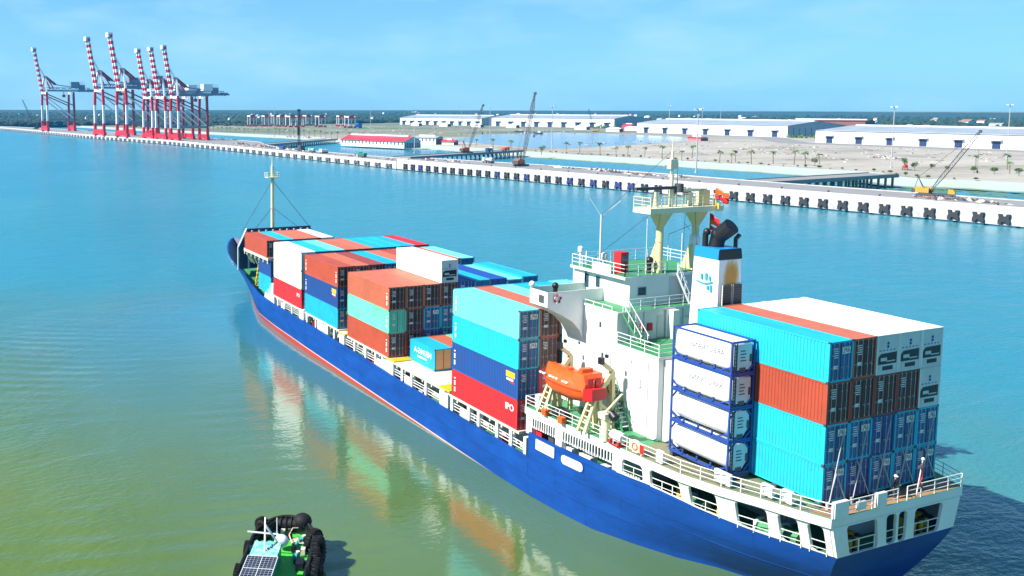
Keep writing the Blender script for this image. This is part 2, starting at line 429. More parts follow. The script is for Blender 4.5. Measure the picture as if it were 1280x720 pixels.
# ---------------------------------------------------------------- ship tables (metres; x forward, y to port, z above water)
CY = -1.05
_dk = ([-1.6,0.33,2.95,5.6,8.84,12.8,17.5,22.6,27.3], [7.1,7.9,8.8,9.9,10.75,11.1,11.4,11.8,12.1])
_tp = ([-1.6,.75,3.75,6,8.2,11,14,18,22,26,97,104,111.5,118.7,124,132,138,144,150,155,157], [6.3,7.2,8.5,9.3,9.9,10.5,11.1,11.8,12.2,12.35,12.35,12.2,11.6,10.7,9.9,8.6,7.2,5.5,3.5,1.3,0.05])
_wl = ([-1.6,1,8.6,11.1,14,18,23,29,80,95,107,113,119,128,136,144,146], [2.6,4.0,6.8,8.4,9.8,11.4,12.1,12.35,12.2,11.8,10.8,9.6,8.0,5.0,2.6,0.5,0.05])
def h_deck(x): return float(np.interp(x, *_dk))
def h_top(x): return float(np.interp(x, *_tp))
def h_wl(x): return float(np.interp(x, *_wl))
def z_top(x): return float(np.interp(x, [-1.6,3,8,12,26.3,26.45,52,66,83,97,104,111,118,130,144,157], [5.4,5.5,5.85,6.2,6.2,3.7,4.0,4.4,4.7,4.75,5.0,5.8,6.6,6.8,7.0,7.4]))
def wall_y(x, z):                                # poop side wall, port half-breadth
    zt = z_top(x); return h_top(x)+(h_deck(x)-h_top(x))*max(0, min(1, (z-zt)/(8.4-zt)))

ship = empty('container_ship', (60, CY, 0), 0, 'blue hulled container ship with white bridge house, loaded deck under way', 'ship')
SO = (60, CY, 0)

# hull paint: blue, red boot-topping that runs out aft, scuffs, weld lines
mt, t, b = new_mat('hull_blue_paint'); HULLM = mt
co = t.nodes.new('ShaderNodeTexCoord'); ob = co.outputs['Object']
sx = t.nodes.new('ShaderNodeSeparateXYZ'); t.links.new(ob, sx.inputs[0])
blue = ramp(t, noise(t, scaled(t, ob, (0.25, 0.25, 0.6)), 1.0, 8, 0.7), [(0.3, (0.002, 0.040, 0.20)), (0.55, (0.003, 0.058, 0.29)), (0.75, (0.006, 0.078, 0.34))])
scuff = t.nodes.new('ShaderNodeMapRange'); scuff.inputs['From Min'].default_value = 0.66; scuff.inputs['From Max'].default_value = 0.78; scuff.inputs['To Max'].default_value = 0.35
t.links.new(noise(t, scaled(t, ob, (1.3, 1.3, 0.22)), 1.0, 7, 0.75), scuff.inputs['Value'])
mx1 = t.nodes.new('ShaderNodeMix'); mx1.data_type = 'RGBA'; mx1.inputs['B'].default_value = (0.16, 0.26, 0.48, 1)
t.links.new(scuff.outputs[0], mx1.inputs['Factor']); t.links.new(blue, mx1.inputs['A'])
# horizontal fender scuffs and pale salt runs
sc2 = t.nodes.new('ShaderNodeMapRange'); sc2.inputs['From Min'].default_value = 0.60; sc2.inputs['From Max'].default_value = 0.70; sc2.inputs['To Max'].default_value = 0.6
t.links.new(noise(t, scaled(t, ob, (0.12, 0.12, 0.9)), 1.0, 9, 0.8), sc2.inputs['Value'])
mxs = t.nodes.new('ShaderNodeMix'); mxs.data_type = 'RGBA'; mxs.inputs['B'].default_value = (0.006, 0.016, 0.07, 1)
t.links.new(sc2.outputs[0], mxs.inputs['Factor']); t.links.new(mx1.outputs['Result'], mxs.inputs['A']); mx1 = mxs
lim = t.nodes.new('ShaderNodeMapRange'); lim.inputs['From Min'].default_value = -34; lim.inputs['From Max'].default_value = 30
lim.inputs['To Min'].default_value = -0.1; lim.inputs['To Max'].default_value = 0.95
t.links.new(sx.outputs['X'], lim.inputs['Value'])
df = t.nodes.new('ShaderNodeMath'); df.operation = 'SUBTRACT'; t.links.new(lim.outputs[0], df.inputs[0]); t.links.new(sx.outputs['Z'], df.inputs[1])
gt = t.nodes.new('ShaderNodeMath'); gt.operation = 'GREATER_THAN'; gt.inputs[1].default_value = 0.0; t.links.new(df.outputs[0], gt.inputs[0])
gt2 = t.nodes.new('ShaderNodeMath'); gt2.operation = 'GREATER_THAN'; gt2.inputs[1].default_value = 0.16; t.links.new(df.outputs[0], gt2.inputs[0])
mx2 = t.nodes.new('ShaderNodeMix'); mx2.data_type = 'RGBA'; mx2.inputs['B'].default_value = (0.60, 0.42, 0.40, 1)
t.links.new(gt.outputs[0], mx2.inputs['Factor']); t.links.new(mx1.outputs['Result'], mx2.inputs['A'])
mx3 = t.nodes.new('ShaderNodeMix'); mx3.data_type = 'RGBA'; mx3.inputs['B'].default_value = (0.42, 0.045, 0.03, 1)
t.links.new(gt2.outputs[0], mx3.inputs['Factor']); t.links.new(mx2.outputs['Result'], mx3.inputs['A'])
t.links.new(mx3.outputs['Result'], b.inputs['Base Color']); b.inputs['Roughness'].default_value = 0.5
b.inputs['Specular IOR Level'].default_value = 0.3
bk_ = t.nodes.new('ShaderNodeTexBrick'); bk_.inputs['Scale'].default_value = 1.0; bk_.inputs['Brick Width'].default_value = 7.5; bk_.inputs['Row Height'].default_value = 1.9; bk_.inputs['Mortar Size'].default_value = 0.03
bk_.inputs['Color1'].default_value = (1, 1, 1, 1); bk_.inputs['Color2'].default_value = (.90, .90, .90, 1); bk_.inputs['Mortar'].default_value = (.62, .62, .62, 1)
cxz = t.nodes.new('ShaderNodeCombineXYZ'); t.links.new(sx.outputs['X'], cxz.inputs['X']); t.links.new(sx.outputs['Z'], cxz.inputs['Y']); t.links.new(cxz.outputs[0], bk_.inputs['Vector'])
mpl = t.nodes.new('ShaderNodeMix'); mpl.data_type = 'RGBA'; mpl.blend_type = 'MULTIPLY'; mpl.inputs['Factor'].default_value = 1.0
t.links.new(mx3.outputs['Result'], mpl.inputs['A']); t.links.new(bk_.outputs['Color'], mpl.inputs['B'])
# rust runs from scuppers and old fender rubs
rst = t.nodes.new('ShaderNodeMapRange'); rst.inputs['From Min'].default_value = 0.63; rst.inputs['From Max'].default_value = 0.72; rst.inputs['To Max'].default_value = 0.42
t.links.new(noise(t, scaled(t, ob, (1.1, 1.1, 0.10)), 1.0, 6, 0.7), rst.inputs['Value'])
mru = t.nodes.new('ShaderNodeMix'); mru.data_type = 'RGBA'; mru.inputs['B'].default_value = (0.045, 0.035, 0.045, 1)
t.links.new(rst.outputs[0], mru.inputs['Factor']); t.links.new(mpl.outputs['Result'], mru.inputs['A']); t.links.new(mru.outputs['Result'], b.inputs['Base Color'])
bp = t.nodes.new('ShaderNodeBump'); bp.inputs['Strength'].default_value = 0.25; bp.inputs['Distance'].default_value = 0.04
t.links.new(noise(t, scaled(t, ob, (0.5, 0.5, 0.8)), 1.0, 3), bp.inputs['Height']); t.links.new(bp.outputs[0], b.inputs['Normal'])

XE = 110.0
us = [-1.6,-0.4,.75,2.2,3.75,6,8.2,11,14,18,22,26.3,26.45,32,40,52,66,83,90,97,100,104,107,110]+[XE+(157-XE)*k/22 for k in range(1, 23)]
TL = [-0.35, 0.0, 0.12, 0.25, 0.4, 0.55, 0.7, 0.85, 1.0]
def hull_pt(u, tt, side):
    tc_ = max(0.0, tt); zt = z_top(u)
    z = zt*tc_ if tt >= 0 else -1.6
    if u > XE:
        xe = 146+11*tc_; x = XE+(u-XE)/(157-XE)*(xe-XE)
        s_ = (u-XE)/(157-XE); bw = h_wl(XE+s_*(146-XE)); bt = h_top(u); hb = bw+(bt-bw)*tc_**1.4
    elif u < 10:
        x = u+(1-tc_)*2.4*(10-u)/11.6; hb = h_wl(u)+(h_top(u)-h_wl(u))*math.sin(tc_*math.pi/2)
    else:
        x = u; hb = h_wl(u)+(h_top(u)-h_wl(u))*math.sin(tc_*math.pi/2)
    return (x, CY+side*hb, z)
hm = MB()
for side in (1, -1):
    rows = [[hull_pt(u, tt, side) for u in us] for tt in TL]
    if side < 0: rows = [r[::-1] for r in rows]
    hm.grid(rows, 0, True)
    # bulwark thickness and inside face
    cap = [hull_pt(u, 1, side) for u in us]; inn = [(p[0]-(0.35 if u > 140 else 0), CY+(p[1]-CY)*max(0.0, 1-0.22/max(0.3, abs(p[1]-CY))), p[2]) for p, u in zip(cap, us)]
    low = []
    for p, u in zip(inn, us):
        dz = 1.3 if u < 104 else 2.0; q_ = hull_pt(u, 1-dz/z_top(u), side); low.append((q_[0]-(0.5 if u > 140 else 0), CY+(q_[1]-CY)*max(0.0, 1-0.35/max(0.4, abs(q_[1]-CY))), q_[2]))
    hm.grid([cap[4:], inn[4:]], 0, False); hm.grid([inn[4:], low[4:]], 1, False)
tr = [hull_pt(-1.6, tt, 1) for tt in TL]; tr2 = [hull_pt(-1.6, tt, -1) for tt in TL]
hm.grid([tr, tr2], 0, False)
hull = hm.build('hull', [HULLM, NAVYSTEEL], ship, SO)
# rubbing strake lines and draught marks
fx = MB()
for tt in (0.55,):
    pts = [hull_pt(u, tt, 1) for u in us if u < 150]
    for a, c in zip(pts[:-1], pts[1:]): fx.bar((a[0], a[1]-.01, a[2]), (c[0], c[1]-.01, c[2]), 0.05, 0.05, 0)
fx.build('rubbing_strake', HULLM, hull, SO)

# decks
dm = MB()
def strip_deck(mb, xs, hf, z, mi=0, inset=0.0):
    rows = [[(x, CY+hf(x)-inset, z(x) if callable(z) else z) for x in xs], [(x, CY-hf(x)+inset, z(x) if callable(z) else z) for x in xs]]
    mb.grid(rows, mi, False)
strip_deck(dm, [26.5,32,40,52,66,83,97,104], h_top, lambda x: z_top(x)-1.2, 0, 0.2)
strip_deck(dm, [-1.1,.75,3.75,6,8.2,11,14,18,22,26.4], h_top, 4.7, 0, 0.6)
dm.build('main_deck', GREEN, ship, SO)
fd = MB()
strip_deck(fd, [104,107,111.5,118.7,124,132,138,144,150], lambda x: max(.05, hull_pt(x, 1-1.9/z_top(x), 1)[1]-CY-0.4), lambda x: z_top(x)-1.9, 0)
fd.build('forecastle_deck', GREEN, ship, SO)

# hatch coaming, covers and side passage
cm = MB()
cm.box(40.9, CY-9.6, 2.4, 98.6, CY+9.55, 5.0, 0); cm.box(28.0, CY-9.6, 2.4, 40.9, CY+9.55, 5.0, 0)
cm.build('hatch_coaming', BUFF, ship, SO)
for x0, x1, zt in ((28.0,41.2,5.62),(42.0,54.9,5.82),(55.2,68.1,5.98),(70.6,83.6,6.18),(84.3,97.3,6.20)):
    k = MB(); k.box(x0, CY-12.1, zt-0.55, x1, CY+9.75, zt, 0); k.box(x0+0.1, CY+9.75, zt-0.28, x1-0.1, CY+12.15, zt-0.02, 0)
    for i in range(6): k.box(x0+1+i*2.1, CY+9.75, zt-0.62, x0+1.25+i*2.1, CY+12.05, zt-0.28, 0)
    k.build('hatch_cover', BUFF, ship, SO)
rng = random.Random(3)
pl = MB(); pnl = MB(); rl = MB()
x = 27.2
while x < 100:
    zt = z_top(x); tp = float(np.interp(x, [28,54,55,68,70,83,97,100], [5.35,5.5,5.7,5.7,5.9,5.9,5.95,6.2]))
    yy = CY+h_top(x)-0.25
    pl.box(x-0.22, yy-0.5, zt-0.9, x+0.22, yy, tp); pl.cut()
    nxt = x+rng.choice([1.9, 2.4, 2.9, 3.4])
    typ = rng.random()
    za, zb = zt-0.05, zt+0.95
    if typ < 0.35: pnl.box(x+0.3, yy-0.12, zt-0.1, min(nxt-0.3, x+1.7), yy-0.02, zt+rng.choice([0.8,1.1,1.35])); pnl.cut()
    if typ < 0.75:
        for kk in (0.4, 0.75, 1.05): rl.bar((x, yy-0.2, zt-0.2+kk), (nxt, yy-0.2, zt-0.2+kk), 0.06)
        rl.cut()
    if typ > 0.55: pl.box(x+1.0, yy-2.2, zt-1.1, x+1.25, yy-2.0, tp); pl.cut()
    if typ > 0.8: pnl.box(x+0.6, yy-1.7, zt-1.1, x+1.3, yy-1.1, zt+0.5); pnl.cut()
    x = nxt
# broad white stanchion houses between bays
for xa in (41.4, 54.4, 69.0, 83.9):
    pnl.box(xa, CY+h_top(xa)-1.0, z_top(xa)-0.2, xa+1.5, CY+h_top(xa)-0.18, z_top(xa)+1.55); pnl.cut()
pl.build_each('cargo_stanchion', WHITE, ship, SO); pnl.build_each('bulwark_plate', WHITE, ship, SO); rl.build_each('railing', WHITE, ship, SO)
gear = MB()
x = 29
while x < 98:
    if rng.random() < 0.75:
        yb = CY+h_top(x)-rng.uniform(1.2, 2.2); z0 = z_top(x)-1.2
        gear.box(x, yb-0.35, z0, x+rng.uniform(.4, 1.0), yb+0.35, z0+rng.uniform(.6, 1.3), rng.choice([0, 0, 1, 2]))
        gear.cyl((x+1.3, yb, z0), (x+1.3, yb, z0+rng.uniform(.5, 1.6)), .16, None, 8, rng.choice([0, 1, 3])); gear.cut()
    x += rng.uniform(1.6, 3.6)
gear.build_each('deck_gear', [DKGREY, REDP, BUFF, YELLOW], ship, SO)
pa = MB()
for xa in (41.6, 54.6, 69.2): pa.box(xa-0.6, CY+9.6, 5.75, xa+1.6, CY+12.2, 5.95); pa.cut()
pa.build_each('catwalk', YELLOW, ship, SO)

# ---- poop: upper deck slab with white fascia, posts and rounded openings
us_p = [-1.6,.33,2.95,5.6,8.84,12.8,17.5,22.6,27.3]
ps = MB()
for side in (1, -1):
    e_t = [(x, CY+side*h_deck(x), 8.4) for x in us_p]; e_b = [(x, CY+side*h_deck(x), 7.72) for x in us_p]
    ps.grid([e_t, e_b], 0, False)
c0 = [(x, CY+h_deck(x), 8.4) for x in us_p]; c1 = [(x, CY-h_deck(x), 8.4) for x in us_p]
ps.grid([c0, c1], 1, False)
b0 = [(x, CY+h_deck(x), 7.72) for x in us_p]; b1 = [(x, CY-h_deck(x), 7.72) for x in us_p]
ps.grid([b0, b1], 2, False)
ps.add([(-1.6, CY-7.1, 7.72), (-1.6, CY+7.1, 7.72), (-1.6, CY+7.1, 8.4), (-1.6, CY-7.1, 8.4)], [(0,1,2,3)], 0)
ps.add([(27.3, CY-12.1, 7.72), (27.3, CY+12.1, 7.72), (27.3, CY+12.1, 8.4), (27.3, CY-12.1, 8.4)], [(0,1,2,3)], 0)
poop = ps.build('poop_deck', [WHITE, GREEN, DKGREY], ship, SO)
# ochre walkway at the stern
oc = MB(); oc.add([(-1.5, CY-6.9, 8.406), (-1.5, CY+6.9, 8.406), (-0.1, CY+7.5, 8.406), (-0.1, CY-7.5, 8.406)], [(0,1,2,3)]); oc.grid([[(x, CY+h_deck(x)-.05, 8.405) for x in (-.1,.33,2.95,5.6,8.84,12.8,14.6)], [(x, 5.0, 8.405) for x in (-.1,.33,2.95,5.6,8.84,12.8,14.6)]], 1)
oc.build('stern_walkway', [WOODDECK, paint('worn_grey_green_deck', (.20, .20, .11), .8, .5, 1.2, streak=False)], poop, SO)

def wall_pieces(mb, f, s0, s1, z0f, z1, openings, rad=0.32, thick=0.22, nrm=None):
    """plated wall from s0 to s1 with rounded openings; f(s, z) gives the outer face, nrm(s) the inward direction"""
    def quad(sa, sb, za, zb):
        n = max(1, int(abs(sb-sa)/0.8)+1)
        for i in range(n):
            p, q = sa+(sb-sa)*i/n, sa+(sb-sa)*(i+1)/n
            poly = [f(p, za(p) if callable(za) else za), f(q, za(q) if callable(za) else za), f(q, zb), f(p, zb)]
            mb.prism(poly, Vector(nrm((p+q)/2))*thick, 0)
    cur = s0
    for (a, c, za, zb) in sorted(openings):
        quad(cur, a, z0f, z1); quad(a, c, z0f, za); quad(a, c, zb, z1)
        for (cs, cz, ds, dz) in ((a, za, 1, 1), (c, za, -1, 1), (a, zb, 1, -1), (c, zb, -1, -1)):
            arc = [(cs+ds*rad*(1-math.sin(g)), cz+dz*rad*(1-math.cos(g))) for g in [k*math.pi/10 for k in range(6)]]
            poly = [f(cs, cz)]+[f(p, q) for p, q in arc]
            mb.prism(poly, Vector(nrm(cs))*thick, 0)
        cur = c
    quad(cur, s1, z0f, z1)
pw = MB()
def side_f(s, z): return (s, CY+wall_y(s, z)-0.01, z)
def side_n(s): return Vector((-0.15, -1, 0)).normalized()
wall_pieces(pw, side_f, -1.37, 15.3, lambda s: z_top(s)+0.01, 7.74, [(-1.0,0.0,5.44,7.6),(0.6,1.9,5.48,7.6),(2.6,4.75,5.62,7.6),(6.1,8.3,5.82,7.6),(9.1,11.95,6.06,7.6),(12.65,14.75,6.24,7.6)], nrm=side_n)
def sideS_f(s, z): return (s, CY-wall_y(s, z)+0.01, z)
wall_pieces(pw, sideS_f, -1.36, 15.3, lambda s: z_top(s)-0.05, 7.74, [(2.6,4.75,5.9,7.6),(6.1,8.3,5.95,7.6),(9.1,11.95,6.0,7.6)], nrm=lambda s: Vector((0, 1, 0)))
def st_f(s, z):
    hb = 6.3+(7.1-6.3)*max(0, (z-5.4)/3.0); k = (s-CY)/7.1
    return (-1.6, CY+k*hb, z)
wall_pieces(pw, st_f, CY-7.1, CY+7.1, 5.40, 7.74, [(-6.15,-2.92,5.42,7.6),(-2.02,-1.05,5.42,7.65),(-.81,.33,5.42,7.65),(1.33,4.63,5.42,7.6)], nrm=lambda s: Vector((1, 0, 0)))
pw.build('poop_side_plating', WHITE, ship, SO)
# inner dark bulkheads and mooring gear seen through the openings
ib = MB(); ib.box(4.5, CY-5.5, 4.72, 14.5, CY+4.2, 7.7, 0); ib.box(1.2, CY-1.6, 4.72, 4.5, CY+1.6, 7.7, 0)
ib.build('mooring_deck_bulkhead', LTGREY, ship, SO)
mg = MB()
for (x, y) in [(10.2,7.6),(11,7.2),(7.2,6.8),(3.6,5.6),(1.2,5.0),(-0.3,3.6),(-0.3,2.6),(-0.3,1.8),(-0.3,-3.6),(-0.3,-4.4),(-0.3,-5.2),(-0.2,-5.9),(13.6,8.2)]:
    mg.cyl((x-0.25, y, 4.72), (x-0.25, y, 5.95), .17, None, 10, 0); mg.cyl((x+0.3, y, 4.72), (x+0.3, y, 5.95), .17, None, 10, 0)
    mg.box(x-.55, y-.25, 4.72, x+.6, y+.25, 4.95, 1)
    mg.cyl((x-0.25, y, 5.95), (x-0.25, y, 6.08), .24, None, 10, 1); mg.cyl((x+0.3, y, 5.95), (x+0.3, y, 6.08), .24, None, 10, 0)
    mg.bar((x-.1, y+.3, 5.0), (x+.5, y-.1, 6.0), .1, None, 0); mg.cut()
mg.build_each('mooring_bollard', [YELLOW, BLACK], ship, SO)
wn = MB()
for (x, y) in [(3.4, 6.9), (2.0, 6.2), (8.8, 8.4)]:
    wn.cyl((x-.7, y-.9, 5.45), (x+.7, y-.9, 5.45), .55, None, 14, 0); wn.box(x-.9, y-1.5, 4.72, x+.9, y-.3, 5.0, 1); wn.cyl((x+.7, y-.9, 5.45), (x+.9, y-.9, 5.45), .75, None, 14, 1); wn.cut()
wn.build_each('mooring_winch', [GREEN, LTGREY], ship, SO)
# rails: inside openings, round the poop deck edge
rr = MB()
for (a, c) in [(-1.0,0.05),(0.6,1.9),(2.6,4.75),(6.1,8.3),(9.1,11.95),(12.65,14.75)]:
    z0 = z_top(a)-0.1; rail(rr, [(a, CY+wall_y(a, 6.2)-.16, z0), (c, CY+wall_y(c, 6.2)-.16, z0)], 1.0, 2, 1.1, .03)
for (a, c) in [(-6.15,-2.92),(-2.02,.33),(1.33,4.63)]: rail(rr, [(-1.5, a, 5.3), (-1.5, c, 5.3)], 1.1, 2, 1.6, .03)
pts = [(x, CY+h_deck(x)-.12, 8.4) for x in us_p]
rail(rr, pts, 1.05, 3, 1.7, .032)
pts = [(x, CY-h_deck(x)+.12, 8.4) for x in us_p]
rail(rr, pts, 1.05, 3, 1.7, .032)
rail(rr, [(-1.55, CY+7.0, 8.4), (-1.55, -0.9, 8.4)], 1.05, 3, 1.5, .032)
rail(rr, [(-1.55, -1.9, 8.4), (-1.55, CY-7.0, 8.4)], 1.05, 3, 1.5, .032)
rail(rr, [(27.2, CY+12.0, 8.4), (27.2, CY+7.6, 8.4)], 1.05, 3, 1.5, .032)
rr.build('railing', WHITE, ship, SO)
bx = MB()     # white lockers and light boxes hung on the rails
for (x, dz, l) in [(5.0,.15,1.5),(2.2,.2,.9),(.9,.15,.8),(10.6,.1,.7),(13.2,.1,.6)]:
    y = CY+h_deck(x)-.2; bx.box(x, y-.12, 8.42+dz, x+l, y+.12, 9.5); bx.cut()
bx.box(-1.7, CY+5.5, 8.42, -1.4, CY+6.9, 9.55); bx.cut(); bx.box(-1.7, 0.5, 8.42, -1.45, 1.5, 9.5); bx.cut(); bx.box(-1.66, 2.6, 8.6, -1.5, 3.5, 9.2); bx.cut()
bx.build_each('rail_locker', WHITE, ship, SO)
# pedestals and lashing rods under the stern stack
pe = MB()
for j in range(6):
    for x in (0.2, 3.9, 7.9, 11.9): pe.box(x-.2, 5.05-j*2.47-.18, 8.4, x+.25, 5.05-j*2.47+.18, 8.7); pe.cut()
for x in (6.3, 11.9): pe.box(x-.15, 5.3, 8.4, x+.15, 7.6, 8.87); pe.cut()
pe.build_each('container_pedestal', DKGREY, ship, SO)
lr = MB()
for j in range(5):
    y = 5.05-j*2.47
    lr.bar((-0.35, y-0.2, 8.45), (-0.06, y-1.5, 11.5), .06); lr.cut(); lr.bar((-0.35, y-2.2, 8.45), (-0.06, y-0.9, 11.5), .06); lr.cut()
    lr.bar((-0.45, y-0.1, 8.45), (-0.06, y-1.9, 14.0), .05); lr.cut()
    lr.cyl((-0.4, y-.1, 8.42), (-.4, y-.1, 8.95), .13, None, 6); lr.cut()
lr.build_each('lashing_rod', STEEL, ship, SO)

# ---- open port side of the poop: bulwark windows, posts, stowed gangway
hw = MB()
for (xa, xb, za, zb, r_) in [(22.45,25.2,4.88,6.0,.12),(18.85,21.6,4.80,5.75,.42)]:
    def ring(o):
        pts = []
        for cx_, cz_, a0 in ((xb-r_, zb-r_, 0), (xa+r_, zb-r_, 90), (xa+r_, za+r_, 180), (xb-r_, za+r_, 270)):
            for k in range(5):
                a = R(a0+k*22.5); px_, pz_ = cx_+(r_+o)*math.cos(a), cz_+(r_+o)*math.sin(a)
                pts.append((px_, CY+h_top(px_)*1.0+0.035, pz_))
        return pts
    inner, outer = ring(-.06), ring(.06)
    hw.prism(inner, (0, -.03, 0), 1)
    n_ = len(inner); hw.add(inner+outer, [(i, (i+1) % n_, n_+(i+1) % n_, n_+i) for i in range(n_)], 0)
    hw.box(xa+.5, CY+h_top(xa)+.036, za+.1, xa+.75, CY+h_top(xa)+.06, zb-.1, 2); hw.cut()
hw.build_each('bulwark_opening', [FRAMEBLUE, WHITE, LTGREY], hull, SO)
op = MB()
for x in (26.6, 22.3, 15.6): op.box(x-.45, CY+h_top(x)-.75, 5.9, x+.45, CY+h_top(x)-.25, 7.75); op.cut()
op.build_each('deck_post', WHITE, ship, SO)
gw = MB()
xa, xb = 15.2, 26.0
ya = lambda x: CY+h_top(x)-.2
gw.bar((xa, ya(xa), 7.66), (xb, ya(xb)-.1, 7.66), .1); gw.bar((xa, ya(xa), 6.75), (xb, ya(xb)-.1, 6.75), .12)
for i in range(34):
    x = xa+(xb-xa)*i/33; gw.box(x-.06, ya(x)-.10, 6.75, x+.04, ya(x)+.0, 7.66)
gw.build('gangway_ladder', WHITE, ship, SO)
pgear = MB()
for (x, y, a, h_, c) in [(25.2,10.2,1.0,1.2,1),(23.5,10.1,.8,1.0,0),(21,10.0,1.3,.8,2),(18.6,9.9,1.5,.8,2),(16.6,9.8,.8,.7,2),(24.2,9.2,.5,1.4,3)]:
    pgear.box(x, y-.4, 4.7, x+a, y+.4, 5.4+h_, c); pgear.cut()
pgear.box(14.9, CY-9, 4.7, 26.5, CY+8.2, 7.7, 4); pgear.cut()
pgear.build_each('poop_machinery', [DKGREY, REDP, WHITE, BLACK, LTGREY], ship, SO)

# ---- superstructure
ss = MB()
YN, YF = 6.3, -8.4
ss.box(15.0, YF, 8.41, 28.0, YN, 15.55, 0)                      # lower house
ss.box(14.9, YF-.1, 15.55, 20.3, YN+.12, 15.78, 0)              # terrace slab
ss.box(15.0, YF, 15.78, 20.28, YN, 15.80, 1)
ss.box(20.3, YF, 15.55, 28.0, YN, 18.45, 0)                     # upper house
ss.box(20.1, YF-.1, 18.45, 28.1, YN+.12, 18.62, 0)              # bridge deck slab
ss.box(20.2, YF, 18.62, 28.0, YN, 18.64, 1)
ss.box(20.06, 0.55, 15.8, 20.3, 0.72, 18.45, 0); ss.box(19.4, -.2, 15.8, 20.3, 0.55, 18.45, 0)  # lobby corner beside the door
house = ss.build('bridge_house', [WHITE, GREEN], ship, SO)
dr = MB(); dr.box(20.26, 0.75, 15.85, 20.31, 1.65, 17.9); dr.build('door', LTGREY, house, SO)
for (x, z) in [(22.3,16.7),(25.2,14.4),(21.9,13.9),(20.2,10.6),(19.3,9.6)]:
    k = MB(); k.box(x, YN+.003, z, x+.38, YN+.03, z+.62, 0); k.box(x+.05, YN+.03, z+.06, x+.33, YN+.035, z+.56, 1); k.build('window', [LTGREY, GLASS], house, SO)
sf = MB()
for (y, z0, z1) in [(-1.5,15.8,18.3),(3.2,15.8,18.4),(4.9,15.8,17.0),(-4.2,15.8,18.4)]: sf.cyl((20.22, y, z0), (20.22, y, z1), .06, None, 6, 0); sf.cut()
for (y, z, w_, h_, c_) in [(2.3,16.6,.5,.7,1),(-2.2,16.5,.8,1.0,0),(4.2,16.9,.35,.45,2),(-3.0,17.3,.5,.5,0)]: sf.box(20.12, y, z, 20.297, y+w_, z+h_, c_); sf.cut()
for (x, z, w_, h_, c_) in [(24.0,9.6,.5,.7,1),(17.0,12.6,.4,.8,0),(23.4,12.4,.35,.35,0),(18.2,14.6,.3,.3,0),(26.3,11.5,.5,.6,0)]: sf.box(x, YN+.003, z, x+w_, YN+.16, z+h_, c_); sf.cut()
for x in (16.2, 21.0, 26.8): sf.cyl((x, YN+.07, 8.5), (x, YN+.07, 15.0), .05, None, 6, 0); sf.cut()
sf.build_each('wall_fitting', [WHITE, REDP, LTGREY], house, SO)
# wheelhouse
wh = MB()
WX0, WX1, WY0, WY1 = 21.4, 28.2, -6.1, 4.0
wh.box(WX0, WY0, 18.64, WX1, WY1, 21.25, 0)
wh.box(WX0-.15, WY0-.6, 21.25, WX1+.9, WY1+.7, 21.50, 0)
wh.box(WX0, WY0-.5, 21.50, WX1+.8, WY1+.6, 21.52, 1)
whs = wh.build('wheelhouse', [WHITE, GREEN], ship, SO)
for (x, zl, zh_, wd) in [(27.0,19.4,20.9,.75),(25.4,19.7,20.9,.7)]:
    k = MB(); k.box(x, WY1+.003, zl, x+wd, WY1+.03, zh_, 0); k.box(x+.07, WY1+.03, zl+.08, x+wd-.07, WY1+.036, zh_-.08, 1); k.build('window', [LTGREY, GLASS], whs, SO)
k = MB(); k.box(23.1, WY1+.003, 19.7, 23.9, WY1+.04, 20.5, 0); k.build('notice_board', LTGREY, whs, SO)
k = MB(); k.box(24.3, WY1+.003, 18.7, 25.1, WY1+.04, 20.7, 0); k.build('door', WHITE, whs, SO)
k = MB(); k.box(WX0-.03, 2.0, 19.6, WX0-.003, 3.1, 20.5, 0); k.box(WX0-.036, 2.08, 19.68, WX0-.03, 3.02, 20.42, 1); k.build('window', [LTGREY, GLASS], whs, SO)
k = MB()
for i in range(7): k.box(28.2+.003, WY0+.3+i*1.4, 19.5, 28.24, WY0+1.4+i*1.4, 20.8, 0)
k.build('window', GLASS, whs, SO)
k = MB()        # grey plate on the aft face, painting the shade of the stair recess
k.box(WX0-.02, -5.5, 18.65, WX0-.004, -0.7, 21.2, 0); k.build('recess_shade', LTGREY, whs, SO)
# bridge wings
for sgn in (1, -1):
    g = MB()
    def yy(v): return CY+sgn*v
    y_in, y_out = 5.05, 11.6
    g.box(24.9, yy(y_in), 18.45, 27.6, yy(y_out), 18.64, 0)
    g.box(24.9, yy(y_in), 18.64, 24.98, yy(y_out), 19.85, 0)
    g.box(27.52, yy(y_in), 18.64, 27.6, yy(y_out), 19.95, 0)
    g.box(24.98, yy(y_out-.09), 18.64, 27.52, yy(y_out), 19.88, 0)
    g.box(24.98, yy(y_in), 18.641, 27.52, yy(y_out-.09), 18.66, 1)
    prof = [(y_out, 18.45), (y_out-.5, 18.15), (9.9, 17.6), (8.7, 16.9), (7.9, 16.1), (7.5, 15.3), (7.34, 14.5), (7.34, 18.45)]
    g.prism([(24.9, yy(a), c) for a, c in prof], (2.7, 0, 0), 0)
    g.box(25.4, yy(y_out)-.01*sgn, 18.75, 26.2, yy(y_out)+.02*sgn, 19.5, 2)
    wg = g.build('bridge_wing', [WHITE, GREEN, DKGREY], ship, SO)
    if sgn > 0:
        q = MB(); q.cyl((25.9, 8.9, 18.66), (25.9, 8.9, 20.1), .22, None, 10, 0); q.ball((25.9, 8.9, 20.25), .32, mi=0); q.build('bridge_repeater', BLACK, wg, SO)
        q = MB(); q.ball((27.5, 10.4, 20.25), .3, mi=0); q.build('searchlight', WHITE, wg, SO)
        q = MB(); q.box(27.5, CY+5.2, 18.7, 29.2, CY+5.28, 21.3, 0); q.build('side_screen', WHITE, wg, SO)
